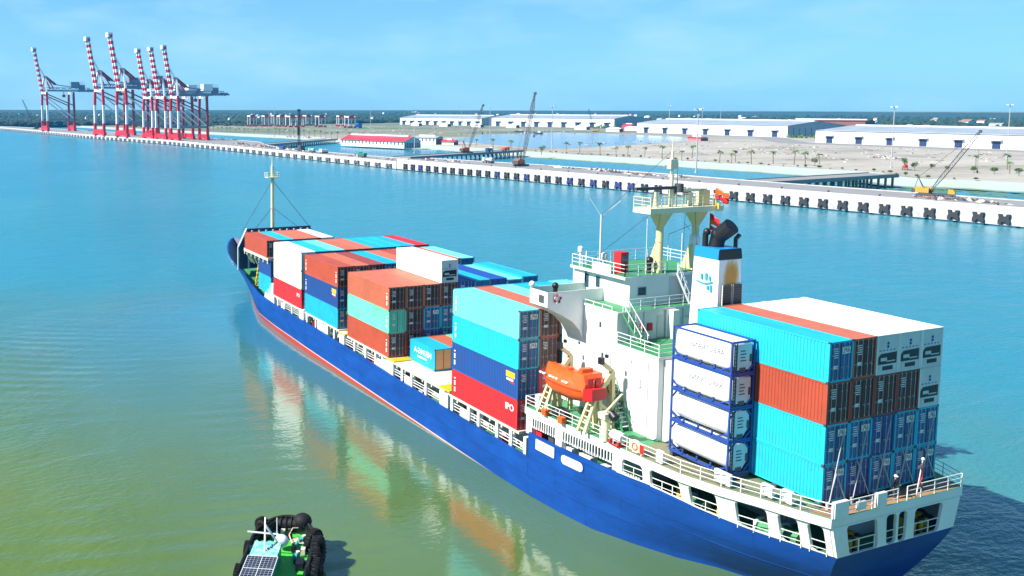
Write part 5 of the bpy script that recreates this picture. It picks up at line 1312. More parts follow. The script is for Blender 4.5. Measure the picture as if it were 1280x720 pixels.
# ship-to-shore cranes
CRW = paint('crane_white', (0.76, 0.78, 0.80), .5, .15, .05); CRR = paint('crane_red', (0.62, 0.008, 0.02), .5, .2, .05); CRG = paint('crane_blue_grey', (0.16, 0.23, 0.33), .5, .2, .05)
def sts(loc, rz, H, label, lightleg):
    """ship-to-shore gantry crane, boom raised: local x along the quay, y towards the water"""
    k_ = H/96.0; r_ = empty('quay_crane', loc, rz, label, 'quay crane', 'red and white container cranes on the far wharf')
    ax, ay = 12.0*k_, 15.5*k_; g = 45*k_
    q = MB()
    for y in (ay, -ay):
        q.box(-ax-1.5*k_, y-1.2*k_, 1.5, ax+1.5*k_, y+1.2*k_, 6.0*k_, 0)
        for x in (-ax, ax): q.box(x-3*k_, y-1.4*k_, .2, x+3*k_, y+1.4*k_, 3.5*k_, 0)
        q.cut()
    q.build_each('sill_beam', CRR, r_)
    for y in (ay, -ay):
        for x in (-ax, ax):
            q = MB(); z1 = 12*k_; z2 = 30*k_ if y > 0 else 22*k_
            q.bar((x, y, 2), (x, y, z1), 2.4*k_, 2.4*k_, 0); q.bar((x, y, z1), (x, y, z2), 2.0*k_, 2.0*k_, 1 if y > 0 else 2); q.bar((x, y, z2), (x*.86, y, g), 2.2*k_, 2.2*k_, 0 if y > 0 else 2)
            q.build('leg', [CRR, CRW, DKRED], r_)
    q = MB()
    for x in (-ax, ax):
        q.bar((x, ay, 13.5*k_), (x, -ay, 13.5*k_), 1.7*k_, 2.2*k_, 0)
        q.bar((x*.9, ay, 43*k_), (x, -ay+1, 30*k_), 1.1*k_, None, 2); q.bar((x*.92, ay-2, 38*k_), (x, -ay+1, 15*k_), 1.1*k_, None, 1)
    for y in (ay, -ay): q.bar((-ax*.9, y, g-1), (ax*.9, y, g-1), 2.2*k_, 2.4*k_, 1)
    q.build('portal_brace', [CRG, CRW, DKRED], r_)
    q = MB()
    for x in (-3.2*k_, 3.2*k_):
        q.bar((x, ay+2, g+2*k_), (x, -ay-28*k_, g+2*k_), .7*k_, 1.6*k_, 0); q.bar((x, ay, g+5.5*k_), (x, -ay-22*k_, g+5.5*k_), .5*k_, None, 0)
        n_ = 14
        for i in range(n_):
            y0 = ay-(ay*2+22*k_)*i/n_; y1 = ay-(ay*2+22*k_)*(i+1)/n_; q.bar((x, y0, g+(2 if i % 2 else 5.5)*k_), (x, y1, g+(5.5 if i % 2 else 2)*k_), .45*k_)
    for i in range(16): y = ay-(ay*2+27*k_)*i/15; q.bar((-3.4*k_, y, g+2*k_), (3.4*k_, y, g+2*k_), .5*k_)
    for i in range(5): q.bar((-5*k_, -ay-(9+i*3.4)*k_, g+1*k_), (5*k_, -ay-(9+i*3.4)*k_, g+3*k_), 1.0*k_)
    q.box(-4.5*k_, -ay-26*k_, g+2.2*k_, 4.5*k_, -ay-20*k_, g+4*k_, 0)
    q.build('girder', CRG, r_)
    q = MB(); q.box(-4.5*k_, -ay+1*k_, g+5.6*k_, 4.5*k_, -ay-9*k_, g+12.5*k_, 0); q.build('machinery_house', CRW if lightleg else CRG, r_)
    q = MB(); q.box(-3*k_, -ay-16*k_, g+3*k_, 3*k_, -ay-10*k_, g+9*k_, 0)
    for i in range(4): q.bar((-3*k_, -ay-(10+i*2)*k_, g+9*k_), (3*k_, -ay-(10+i*2)*k_, g+13*k_), .5*k_)
    q.build('winch_platform', CRG, r_)
    ap = 63*k_; q = MB()
    for x in (-ax*.86, ax*.86): q.bar((x, ay, g), (x*.35, ay-1*k_, ap), 1.6*k_, None, 0); q.bar((x*.8, ay-9*k_, g+4*k_), (x*.35, ay-1.5*k_, ap), 1.1*k_, None, 2); 
    q.bar((-ax*.35, ay-1*k_, ap), (ax*.35, ay-1*k_, ap), 1.8*k_, None, 1)
    for x in (-ax*.3, ax*.3): q.bar((x, ay-1.5*k_, ap), (x, ay-13*k_, ap-9*k_), 1.5*k_, None, 1); q.bar((x, ay-13*k_, ap-9*k_), (x, -ay-5*k_, g+6*k_), .5*k_, None, 3)
    q.build('apex_frame', [CRW, DKRED, CRR, CRG], r_)
    q = MB(); n_ = 17; hy = ay+2.5*k_; tip = (hy+8.0*k_, H-2.5*k_)
    for i in range(n_):
        f0, f1 = i/n_, (i+1)/n_
        for x in (-2.6*k_, 2.6*k_): q.bar((x, hy+(tip[0]-hy)*f0, g+1+(tip[1]-g)*f0), (x, hy+(tip[0]-hy)*f1, g+1+(tip[1]-g)*f1), 2.3*k_, 1.9*k_, i % 2)
        q.bar((-2.6*k_, hy+(tip[0]-hy)*f0, g+1+(tip[1]-g)*f0), (2.6*k_, hy+(tip[0]-hy)*f1, g+1+(tip[1]-g)*f1), .7*k_, None, i % 2)
    q.box(-3.2*k_, tip[0]-2*k_, H-4*k_, 3.2*k_, tip[0]+2.6*k_, H, 1)
    for x in (-2.4*k_, 2.4*k_): q.bar((x*.5, tip[0]-.8, H-14*k_), (x*.6, ay-1*k_, ap), .3*k_, None, 2)
    q.build('boom', [CRR, CRW, CRG], r_)
    q = MB(); q.box(-1.4*k_, -ay+7*k_, g-5.5*k_, 1.4*k_, -ay+10*k_, g-2.5*k_); q.bar((0, -ay+8.5*k_, g-2.5*k_), (0, -ay+8.5*k_, g+2*k_), .6*k_); q.build('driver_cab', DKRED, r_)
for off, x, H, lb_, w_ in [(19,1330,118,'striped boom crane standing alone at the far end of the wharf',0),(19,1084,117,'tall striped boom crane, first after the lone far one',0),(19,1014,117,'tall striped boom crane, highest boom tip of the row',0),
        (19,949,96,'shorter striped boom crane, first of the tight trio',1),(19,916,96,'shorter striped boom crane, middle of the tight trio',1),(19,882,96,'shorter striped boom crane, last of the trio, nearest the piling rig',1)]:
    p, a = fpt(x, off); sts((p.x, p.y, 4.75), a, H, lb_.replace('nearest', 'next to'), w_)

# rubber tyred gantries in the far yard
RTG = empty('yard_gantry', (1667.9, -522.7, 3), 0, 'red and white yard gantry crane standing beyond the palms', 'yard crane', 'yard gantry cranes behind the basin')
q = MB()
for x in (-11, 11):
    for y in (-6, 6): q.bar((x, y, 3), (x, y, 19), 1.5, None, 0); q.box(x-1, y-2.5, 0, x+1, y+2.5, 3.2, 1); q.cut()
q.build_each('leg', [CRW, CRR], RTG)
q = MB(); 
for y in (-6, 6): q.bar((-13, y, 20.2), (13, y, 20.2), 1.6, 2.2, 0)
for x in (-11, 11): q.bar((x, -6.5, 18.6), (x, 6.5, 18.6), 2.2, 3.4, 1)
q.box(-9, -4, 19.5, -5, 4, 23, 2); q.build('gantry_beam', [CRW, CRR, DKGREY], RTG)
rtgs = [(1658,-549,1.0),(1765,-608,1.0),(1630,-570,1.0),(1570,-566,1),(1590,-592,1),(1716,-659,1),(1560,-622,1),(1614,-689,1),(1466,-640,1)]
gl = ['single gantry at the crane wharf end of the yard row', 'gantry close beside the first one', 'gantry half hidden at the back', 'gantry under a tall lamp mast', 'gantry with the wide red portal', 'gantry behind the piling rig mast', 'gantry just past the piling rig mast', 'gantry in the gap before the last pair', 'gantry of the last pair, further one', 'gantry of the last pair, beside the blue box']
RTG['label'] = 'red and white yard '+gl[0]
for i, (x, y, s_) in enumerate(rtgs):
    c = copy_tree(RTG); c.location = (x, y, 3); c.rotation_euler = (0, 0, random.uniform(-.25, .1)); c['label'] = 'red and white yard '+gl[i+1]
RTG.rotation_euler = (0, 0, -.1)

# transit sheds
SHED = paint('shed_white_cladding', (0.76, 0.78, 0.78), .5, .12, .05); ROOF = paint('shed_roof_sheet', (0.34, 0.38, 0.41), .45, .6, .06); GABLE = paint('shed_gable_blue', (0.20, 0.33, 0.42), .5, .2, .05)
def shed(a, c, depth, hw_, hr, ndoor, label, roofm=None, zb=3.0, doors=True, gable=None, wallm=None, wins=0):
    a = Vector(a); c = Vector(c); d = c-a; L = d.length; rz = math.atan2(d.y, d.x)
    r_ = empty('transit_shed', (a.x, a.y, zb), rz, label, 'warehouse')       # local x along the front, +y away from the river
    sg = 1
    q = MB(); q.box(0, 0, 0, L, sg*depth, hw_, 0)
    for x in (0, L-.4): q.prism([(x, 0, hw_), (x, depth/2, hr), (x, depth, hw_)], (.4, 0, 0), 1)
    q.box(L, .2, 0, L+.06, depth-.2, hw_, 1)
    for i in range(9): y = depth*(i+1)/10; q.box(L+.05, y-.5, 0, L+.15, y+.5, hw_*.8, 2)
    q.build('wall', [wallm or SHED, gable or GABLE, DKGREY], r_)
    q = MB(); q.grid([[(-.8, -1.2, hw_-.2), (L+.8, -1.2, hw_-.2)], [(-.8, depth/2, hr), (L+.8, depth/2, hr)], [(-.8, depth+1.2, hw_-.2), (L+.8, depth+1.2, hw_-.2)]], 0, False)
    q.box(4, depth/2-1.5, hr-.2, L-4, depth/2+1.5, hr+1.0, 1)
    q.build('roof', [roofm or ROOF, SHED], r_)
    if doors:
        for i in range(ndoor):
            x = L*(i+.5)/ndoor; q = MB(); w_ = hw_*.27
            q.box(x-w_, -.12, 0, x+w_, -.01, hw_*.52, 0); q.box(x-w_*1.45, -3.2, hw_*.56, x+w_*1.45, 0, hw_*.64, 1); q.bar((x-w_*1.3, -.1, hw_*.75), (x-w_*1.3, -3.1, hw_*.62), .3, None, 1); q.bar((x+w_*1.3, -.1, hw_*.75), (x+w_*1.3, -3.1, hw_*.62), .3, None, 1)
            q.build('loading_door', [NAVYSTEEL, LTGREY], r_)
    for i in range(wins):
        x = L*(i+.5)/wins; q = MB(); q.box(x-.8, -.1, hw_*.45, x+.8, -.01, hw_*.8, 0); q.build('window', DKGREY, r_)
    return r_
# walls are listed from the far end to the near end so that local +y points inland
def shed_fix(a, c, *k, **kw): return shed(a, c, *k, **kw)
shed((1793.8,-916.6), (1600,-1006), 110, 15.5, 21, 10, 'long white shed furthest off, its gable behind the trestle crane jib')
shed((1562,-1006), (1311,-1107.2), 125, 17.5, 23, 9, 'long white shed with a grey-blue gable, standing behind the settling pond')
shed((1038.5,-915.1), (783.2,-924.7), 110, 14.5, 20, 7, 'long white shed with bushes below its blue gable end')
shed((639.3,-794.2), (260,-812), 120, 12.8, 17.5, 12, 'largest white shed, with dark loading doors facing the sandy yard')
shed((930,-1100), (826,-1124), 30, 19, 20.5, 0, 'long rust red building standing behind the blue-gabled shed and before the wood', doors=False, roofm=paint('rust_brick', (.20, .075, .055), .8, .4, .05), wallm=MATS['rust_brick'], gable=MATS['rust_brick'])
REDR = paint('red_roof_sheet', (0.62, 0.03, 0.05), .5, .15, .05)
shed((774.5,-308.3), (692.9,-334.2), 22, 6.2, 10.5, 0, 'low white building with a bright red roof at the basin edge', roofm=REDR, zb=1.5, doors=False, wins=18, gable=paint('gable_pale_grey', (.42, .50, .55), .6, .2))
shed((752,-376), (727,-387), 12, 7.0, 8.4, 0, 'small white office behind the red roofed building', zb=2.6, doors=False, wins=6)
shed((724,-392), (712,-398), 8, 3.5, 5, 0, 'tiny white kiosk with a red roof beside the small office', roofm=REDR, zb=2.8, doors=False)
shed((738,-716), (714,-711), 9, 3.6, 4.6, 0, 'red and white shed on the road between pond and sandy yard', roofm=REDR, doors=False, wallm=paint('red_white_band', (.66, .16, .16), .6, .2))
shed((1199,-1028), (1180,-1032), 12, 9, 10, 0, 'small red site hut before the blue-gabled shed', roofm=REDR, doors=False, wallm=REDR)
for i, (x, y) in enumerate([(1640,-860),(1560,-880),(1480,-905),(1400,-930),(1240,-960),(1150,-990),(1090,-900)]):
    shed((x, y), (x-26, y-4), 9, 4.5, 6, 0, ['white site hut in the row before the sheds, first from the yard cranes', 'white site hut in the row, second from the yard cranes', 'white site hut in the row, third from the yard cranes', 'white site hut behind the trestle crane jib', 'white site hut on the pond edge, before the boats', 'white site hut on the pond edge, before the blue gable', 'white site hut at the pond end of the road'][i], doors=False, roofm=SHED)

# lattice boom crawler cranes
def crawler(loc, rz, Lb, el, col, label, carrier=False, swing=0.0):
    r_ = empty('crawler_crane', loc, rz, label, 'crawler crane', 'lattice boom cranes on the wharves')
    q = MB()
    for y in (-2.4, 2.4):
        q.prism([(-3.6, y-.5, .4), (-3.0, y-.5, 0), (3.0, y-.5, 0), (3.6, y-.5, .4), (3.4, y-.5, 1.1), (-3.4, y-.5, 1.1)], (0, 1.0, 0), 0)
    q.box(-2, -2, .6, 2, 2, 1.3, 0); q.build('crawler_track', DKGREY, r_)
    q = MB(); q.box(-5.0, -1.7, 1.4, 1.2, 1.7, 3.6, 0); q.box(-5.6, -1.8, 1.3, -4.2, 1.8, 3.2, 1); q.box(.4, .3, 1.4, 2.6, 1.8, 3.9, 0); q.box(2.58, .45, 2.4, 2.64, 1.7, 3.7, 2); q.box(-3.2, -1.2, 3.6, -1, 1.2, 4.1, 0)
    q.build('cab_body', [col, DKGREY, GLASS], r_)
    q = MB(); e = R(el); d = Vector((math.cos(e), 0, math.sin(e))); nrm = Vector((-math.sin(e), 0, math.cos(e))); b0 = Vector((1.4, 0, 1.8)); n_ = max(6, int(Lb/2.6)); cw = []
    for i in range(n_+1):
        f_ = i/n_; w_ = .75*min(1, 3*f_+.25, 3*(1-f_)+.3); c_ = b0+d*(Lb*f_); cw.append([c_+Vector((0, sy*w_, 0))+nrm*(sz*w_) for sy, sz in ((-1,-1),(1,-1),(1,1),(-1,1))])
    for i in range(n_):
        for j in range(4):
            q.bar(cw[i][j], cw[i+1][j], .17); q.bar(cw[i][j], cw[i+1][(j+1) % 4], .10); q.bar(cw[i][j], cw[i][(j+1) % 4], .10)
    tip = b0+d*Lb; q.box(tip.x-.5, -.6, tip.z-.6, tip.x+.7, .6, tip.z+.7)
    q.build('lattice_boom', DKGREY, r_)
    q = MB(); q.bar((-1.2, -.8, 3.6), (-3.4, 0, 8.4), .25); q.bar((-1.2, .8, 3.6), (-3.4, 0, 8.4), .25); q.bar((-4.6, 0, 3.4), (-3.4, 0, 8.4), .2); q.box(-3.8, -.5, 8.2, -3.0, .5, 8.8); q.build('back_mast', DKGREY, r_)
    q = MB(); q.cyl((-3.4, .3, 8.4), tuple(tip+Vector((0, .3, .3))), .05, None, 4); q.cyl((-3.4, -.3, 8.4), tuple(tip+Vector((0, -.3, .3))), .05, None, 4); q.cyl(tuple(tip), (tip.x, 0, tip.z*.42), .05, None, 4); q.box(tip.x-.3, -.3, tip.z*.42-1.2, tip.x+.3, .3, tip.z*.42)
    q.build('cable', BLACK, r_)
    if carrier:
        q = MB(); q.box(3.0, -1.2, .6, 11, 1.2, 1.3, 1); q.prism([(8.6, -1.2, 1.3), (11.2, -1.2, 1.3), (11.2, -1.2, 2.3), (10.5, -1.2, 3.3), (8.6, -1.2, 3.3)], (0, 2.4, 0), 0)
        for x in (4.5, 6.2, 9.8):
            for y in (-1.3, 1.3): q.cyl((x, y-.25, .55), (x, y+.25, .55), .55, None, 12, 1)
        q.build('truck_carrier', [col, DKGREY], r_)
    return r_
p, a = fpt(169, 21); crawler((p.x, p.y, 6.3), a+math.pi+.25, 33, 58, paint('crane_ochre', (.52, .30, .03), .6, .4), 'yellow lattice boom crane parked on the white wharf, jib over the basin', True).scale = (.78, .78, .78)
p, a = fpt(368, 18); crawler((p.x, p.y, 6.3), -1.2, 39, 74, paint('crane_rust_orange', (.50, .14, .03), .6, .4), 'orange crawler crane with tall dark jib on the white wharf')
crawler((533,-300, 5.2), -1.35, 36, 66, paint('crane_red_orange', (.55, .09, .02), .6, .4), 'red crawler crane with leaning jib on the trestle beside the red roof')
p, a = fpt(618, 15); rg = empty('piling_rig', (p.x, p.y, 4.75), 0, 'dark piling rig with upright leader mast on the crane wharf', 'piling rig')
q = MB(); q.box(-3.5, -3, 0, 3.5, -1.6, 1.2); q.box(-3.5, 1.6, 0, 3.5, 3, 1.2); q.box(-4.5, -1.8, 1.2, 2, 1.8, 4); q.build('base_machine', DKGREY, rg)
q = MB()
for dx, dy in ((-.7,-.7),(.7,-.7),(.7,.7),(-.7,.7)): q.bar((3.2+dx, dy, 1), (3.2+dx, dy, 31), .25)
for i in range(15): q.bar((2.5, -.7, 1+i*2), (3.9, .7, 3+i*2), .18); q.bar((2.5, .7, 1+i*2), (3.9, -.7, 3+i*2), .18)
q.box(2.3, -1, 30.5, 4.2, 1, 32); q.box(3.9, -.7, 12, 5.0, .7, 18); q.build('leader_mast', BLACK, rg)
p, a = fpt(1471, 20); crawler((p.x, p.y, 4.75), 2.1, 48, 64, DKGREY, 'distant dark crawler crane at the far tip of the wharf')
crawler((1090,-880, 3), 1.1, 34, 74, YELLOW, 'distant yellow topped crane before the blue-gabled shed')

# light masts
def mast(loc, h, label, wide=True):
    r_ = empty('light_mast', loc, 0, label, 'light mast', 'high light masts of the port')
    q = MB(); q.cyl((0, 0, 0), (0, 0, h), .36, .2, 8); q.cyl((0, 0, 0), (0, 0, .8), .7, None, 8); q.build('pole', STEEL, r_)
    q = MB(); q.bar((-2, 0, h), (2, 0, h), .25); q.bar((0, -2, h), (0, 2, h), .25)
    for dx, dy in ((-2,0),(2,0),(0,-2),(0,2),(-1,0),(1,0)): q.box(dx-.35, dy-.35, h-.5, dx+.35, dy+.35, h)
    q.build('floodlight_ring', LTGREY, r_)
for x, y, z_, h_, lb_ in [(318.5,-456,3,36,'tall light mast beside the red excavator on the sandy bank'),(356,-629,3,38,'tall light mast before the dark doors of the largest shed'),(293.9,-280,6.3,31,'light mast on the white wharf seen above the radar mast'),
        (553,-391,3,37,'light mast on the bank close to the orange crane jib'),(537,-258.7,5.2,30,'light mast on the trestle in front of the small office'),(655,-608.8,3,38,'light mast by the settling pond edge'),
        (776,-481,3,37,'light mast above the red roofed building'),(983,-1023,3,38,'light mast in front of the shed with bushes'),(1361,-809,3,38,'light mast before the furthest shed'),(1155,-528,3,38,'light mast behind the red roof'),(1468,-485,3,38,'light mast among the yard gantries'),
        (1020,-330,3,36,'light mast by the far palms'),(800,-800,3,36,'short light mast at the pond road')]: mast((x, y, z_), h_, lb_)

# small plant on wharves and yard
def excavator(loc, rz, col, label):
    r_ = empty('excavator', loc, rz, label, 'excavator'); q = MB()
    for y in (-1.2, 1.2): q.prism([(-2, y-.3, .3), (-1.6, y-.3, 0), (1.6, y-.3, 0), (2, y-.3, .3), (1.8, y-.3, .9), (-1.8, y-.3, .9)], (0, .6, 0))
    q.build('crawler_track', DKGREY, r_); q = MB(); q.box(-2.4, -1.3, 1.0, 1.0, 1.3, 2.3); q.box(.0, .2, 1.0, 1.5, 1.3, 3.0); q.build('cab_body', col, r_)
    q = MB(); q.bar((1, -.2, 1.8), (4.0, -.2, 4.4), .55); q.bar((4.0, -.2, 4.4), (6.0, -.2, 2.0), .45); q.box(5.4, -.7, .9, 6.4, .3, 2.0); q.build('digger_arm', col, r_)
excavator((306,-450,3), 2.2, REDP, 'red excavator on the sandy bank at the foot of the light mast')
def truck(loc, rz, col, body, label, tank=False):
    r_ = empty('truck', loc, rz, label, 'truck'); q = MB()
    q.box(-4, -1.1, .8, 4, 1.1, 1.1, 1)
    for x in (-3, -1.6, 2.8):
        for y in (-1.1, 1.1): q.cyl((x, y-.2, .5), (x, y+.2, .5), .5, None, 10, 1)
    q.prism([(2, -1.2, 1.1), (4.1, -1.2, 1.1), (4.1, -1.2, 2.2), (3.6, -1.2, 3.2), (2, -1.2, 3.2)], (0, 2.4, 0), 0); q.build('cab', [col, DKGREY], r_)
    q = MB()
    if tank: q.cyl((-3.8, 0, 2.1), (1.6, 0, 2.1), 1.2, .8, 12)
    else: q.prism([(-4.2, -1.2, 1.2), (1.7, -1.2, 1.2), (1.9, -1.2, 2.8), (-4.4, -1.2, 2.8)], (0, 2.4, 0))
    q.build('load_body', body, r_)
GRN = paint('skip_green', (.02, .20, .13), .5, .3); MNT = paint('truck_mint', (.30, .62, .52), .5, .3)
p, a = fpt(512, 9); truck((p.x, p.y, 4.75), a, GRN, GRN, 'dark green lorry standing on the crane wharf near its joint')
p, a = fpt(588, 10); truck((p.x, p.y, 4.75), a, MNT, MNT, 'mint green lorry beside the piling rig', True)
p, a = fpt(571, 11); truck((p.x, p.y, 4.75), a+2, WHITE, WHITE, 'white lorry next to the mint green one on the crane wharf')
p, a = fpt(398, 22); truck((p.x, p.y, 6.3), a, LTGREY, LTGREY, 'grey concrete mixer lorry on the white wharf before the orange crane', True)
p, a = fpt(645, 12); truck((p.x, p.y, 4.75), a, FRAMEBLUE, FRAMEBLUE, 'blue lorry on the far side of the piling rig')
truck((541,-325,5.2), -1.1, WHITE, FRAMEBLUE, 'white and blue lorry on the trestle behind the red crane')
truck((549,-345,5.2), -1.1, ORANGE, ORANGE, 'orange plant at the inland end of the trestle crane')
bb = MB(); bb.box(-9, -3, 0, 9, 3, 9, 0); bb.box(-8.6, -3.05, .5, 8.6, -3.01, 8.6, 1)
bb.build('site_container', [paint('site_blue', (.02, .14, .55), .5, .2), FRAMEBLUE], None, None, label='blue site box under the last pair of yard gantries', cat='site box').location = (1462, -655, 3)
def launch(loc, rz, label):
    r_ = empty('small_boat', loc, rz, label, 'boat'); q = MB(); q.grid([[(-6,0,0),(-4,-2,0),(3,-2,0),(7,0,.3)],[(-6,0,2),(-4,-2.5,1.8),(3,-2.4,2),(8,0,2.6)]], 0); q.grid([[(-6,0,0),(-4,2,0),(3,2,0),(7,0,.3)],[(-6,0,2),(-4,2.5,1.8),(3,2.4,2),(8,0,2.6)]], 0); q.add([(-6,0,2),(-4,-2.5,1.8),(3,-2.4,2),(8,0,2.6),(3,2.4,2),(-4,2.5,1.8)], [(0,1,2,3,4,5)]); q.build('hull', DKGREY, r_)
    q = MB(); q.box(-3, -1.6, 1.8, 1, 1.6, 4.4); q.build('cabin', LTGREY, r_)
launch((1010,-716,3.0), .6, 'small grey workboat on the settling pond'); launch((1100,-748,3.0), 1.0, 'smaller workboat at the far side of the settling pond')

# piles of material (countless) on wharf decks and yard
rb = MB(); rg_ = random.Random(5)
def heap(x, y, z, s_, n_):
    for _ in range(n_):
        a = rg_.uniform(0, 6.28); d_ = rg_.random()**.5*s_; h_ = rg_.uniform(.25, 1)*(1-d_/s_)*s_*.35+.25; w_ = rg_.uniform(.5, 1.8)
        X, Y = x+math.cos(a)*d_*2.2, y+math.sin(a)*d_*.6; c_, s2 = math.cos(a)*w_, math.sin(a)*w_
        rb.add([(X-c_, Y-s2, z), (X+s2, Y-c_, z), (X+c_, Y+s2, z), (X-s2, Y+c_, z), (X, Y, z+h_)], [(0,1,4),(1,2,4),(2,3,4),(3,0,4)], rg_.choice([0, 0, 0, 1, 1, 2]))
for x, off, s_, n_ in [(310,24,7,40),(322,26,7,30),(290,20,5,26),(272,22,4,20),(345,26,5,20),(420,16,5,24),(440,14,5,24),(150,12,5,40),(163,12,4,30),(530,14,4,16),(610,16,6,30),(640,16,7,36),(665,18,6,30),(690,18,8,40),(715,22,8,30),(740,20,8,40),(760,25,8,40),(630,14,6,26),(482,12,4,18)]:
    p, a = fpt(x, off); heap(p.x, p.y, 6.3 if x < 455 else 4.75, s_, n_)
for _ in range(170):
    X = rg_.uniform(330, 760); Y = -470-rg_.random()*260-max(0, (X-560))*.3
    heap(X, Y, 3.0, rg_.uniform(.8, 2.6), rg_.randint(2, 7))
for x, y, s_ in [(395,-560,7),(400,-566,7),(300,-600,8),(1000,-345,9),(960,-350,8)]: heap(x, y, 3, s_, 40)
for _ in range(150): heap(rg_.uniform(1000, 1700), rg_.uniform(-860, -420), 3.0, rg_.uniform(3, 7), rg_.randint(3, 7))
rb.build('material_heaps', [DKGREY, BUFF, paint('red_earth', (.30, .12, .08), .9, .4)], None, None, kind='stuff')

# ================================================================ VEGETATION
LEAF = paint('leaf_green', (0.075, 0.14, 0.028), .7, .6, 1.0, streak=False, vary=.2, col2=(0.13, 0.18, 0.05)); TRUNK = paint('palm_trunk', (.20, .15, .10), .9, .4, 2.0)
def leaf_tuft(mb, c, r, n_, rg, size):
    for _ in range(n_):
        while True:
            v = Vector((rg.uniform(-1, 1), rg.uniform(-1, 1), rg.uniform(-1, 1)))
            if v.length <= 1: break
        p = Vector(c)+Vector((v.x*r[0], v.y*r[1], v.z*r[2])); a = Vector((rg.uniform(-1, 1), rg.uniform(-1, 1), rg.uniform(-1, 1))).normalized()*size*rg.uniform(.6, 1.4); b_ = a.cross(Vector((rg.uniform(-1, 1), rg.uniform(-1, 1), rg.uniform(-1, 1)))).normalized()*size*rg.uniform(.4, 1)
        mb.add([p-a, p+b_, p+a, p-b_], [(0,1,2,3)])
def palm_proto(i):
    rg = random.Random(40+i); r_ = empty('palm_tree', (0, 0, -50)); h_ = rg.uniform(5.5, 8)
    q = MB(); lean = rg.uniform(-.5, .5); q.cyl((0, 0, 0), (lean*.5, 0, h_*.6), .28, .2, 7); q.cyl((lean*.5, 0, h_*.6), (lean, 0, h_), .2, .17, 7); q.build('trunk', TRUNK, r_)
    q = MB(); 
    for k in range(15):
        a = 2*math.pi*k/15+rg.uniform(-.2, .2); e0 = rg.uniform(.1, 1.1); pts = []; L_ = rg.uniform(2.2, 3.2); p = Vector((lean, 0, h_)); e = e0
        for s_ in range(6): pts.append(p.copy()); p += Vector((math.cos(a)*math.cos(e), math.sin(a)*math.cos(e), math.sin(e)))*L_/5; e -= .42
        sd = Vector((-math.sin(a), math.cos(a), 0))
        for s_ in range(5):
            w0, w1 = .42*math.sin(.4+s_*.5), .42*math.sin(.4+(s_+1)*.5) if s_ < 4 else .02
            for sg in (1, -1): q.add([pts[s_], pts[s_+1], pts[s_+1]+sd*sg*w1-Vector((0,0,w1*.6)), pts[s_]+sd*sg*w0-Vector((0,0,w0*.6))], [(0,1,2,3)])
    q.build('crown', LEAF, r_); return r_
protos = [palm_proto(i) for i in range(3)]
palms = [(567,-416),(540,-408),(504,-398),(482,-394),(478,-401),(474,-413),(460,-416),(425,-400),(444,-428),(395,-402),(391,-408),(397,-418),(380,-413),(374,-425),(363,-430),(355,-430),(357,-445),(284,-506),(262,-470),(310,-520)]
extra = [(1120+i*16, -352-(-1)**i*6+i*1.6) for i in range(14)]+[(905+i*16, -378+i*.4+(i % 3)*7) for i in range(14)]+[(620+i*14, -400-(i % 2)*8) for i in range(5)]
for i, (x, y) in enumerate(palms+extra):
    near_ = i < len(palms)
    c = copy_tree(protos[i % 3]); c.location = (x, y, 3.0); c.rotation_euler = (0, 0, random.uniform(0, 6)); s_ = random.uniform(.85, 1.2); c.scale = (s_, s_, s_)
    tag(c, 'small palm in the row along the sandy far bank of the basin' if near_ else 'small palm in the far row beside the crane wharf basin', 'palm tree', 'palms along the sandy bank' if near_ else 'palms of the far row')
for p_ in protos:
    for ch in list(p_.children): bpy.data.objects.remove(ch)
    bpy.data.objects.remove(p_)
def tree(name, loc, h_, w_, label, group=None, seed=0, n_=260):
    rg = random.Random(seed); r_ = empty(name, loc, rg.uniform(0, 6), label, 'tree' if h_ > 2.6 else 'bush', group)
    q = MB(); q.cyl((0, 0, 0), (.1, 0, h_*.45), .16*h_/4, .1*h_/4, 7); 
    for k in range(4): a = k*1.6; q.cyl((.1, 0, h_*.4), (math.cos(a)*w_*.5, math.sin(a)*w_*.5, h_*.75), .07*h_/4, .03, 5)
    q.build('trunk', TRUNK, r_)
    q = MB()
    for k in range(9): a = rg.uniform(0, 6.28); d_ = rg.uniform(0, w_*.6); leaf_tuft(q, (math.cos(a)*d_, math.sin(a)*d_, h_*rg.uniform(.55, .88)), (w_*.42, w_*.42, h_*.17), n_//9, rg, .30)
    q.build('crown', LEAF, r_)
for i, (x, y, h_, w_, lb_) in enumerate([(301.6,-443,7.2,2.4,'tall young tree beside the red excavator'),(295,-442,5.2,2.6,'round young tree just beyond the excavator tree'),(300,-464,3.4,2.0,'small round tree first in the bank row past the light mast'),(288,-459,3.0,2.0,'low round tree under the yellow crane jib'),(273,-458,3.6,2.3,'round tree behind the yellow crane jib'),(264,-460,3.6,2.6,'wide low tree past the yellow crane jib'),(249,-455,4.2,2.4,'tree at the frame edge on the sandy bank'),(350,-432,5.0,3.2,'bushy tree ending the palm row by the short trestle'),(527,-362,7,3.6,'round dark tree behind the trestle lorries')]):
    tree('round_tree', (x, y, 3.0), h_, w_, lb_, 'young trees on the sandy bank', i)
bp0 = None
for i in range(44):
    x = 240+i*7.6+random.uniform(-2, 2); yb = np.interp(x, [p[0] for p in SHORE], [p[1] for p in SHORE])-BANK-1.5+random.uniform(-1.5, 1.5)
    if bp0 is None: tree('bush', (x, yb, 3.0), 1.7, 1.3, 'low round bush in the hedge line along the top of the sandy bank', 'bushes along the sandy bank', 99, 120); bp0 = [o for o in COL.objects if o.name.startswith('bush')][-1]; bp0 = bpy.data.objects['bush']
    else:
        c = copy_tree(bp0); c.location = (x, yb, 3.0); s_ = random.uniform(.6, 1.35); c.scale = (s_, s_, s_*random.uniform(.7, 1.2)); c.rotation_euler = (0, 0, random.uniform(0, 6))
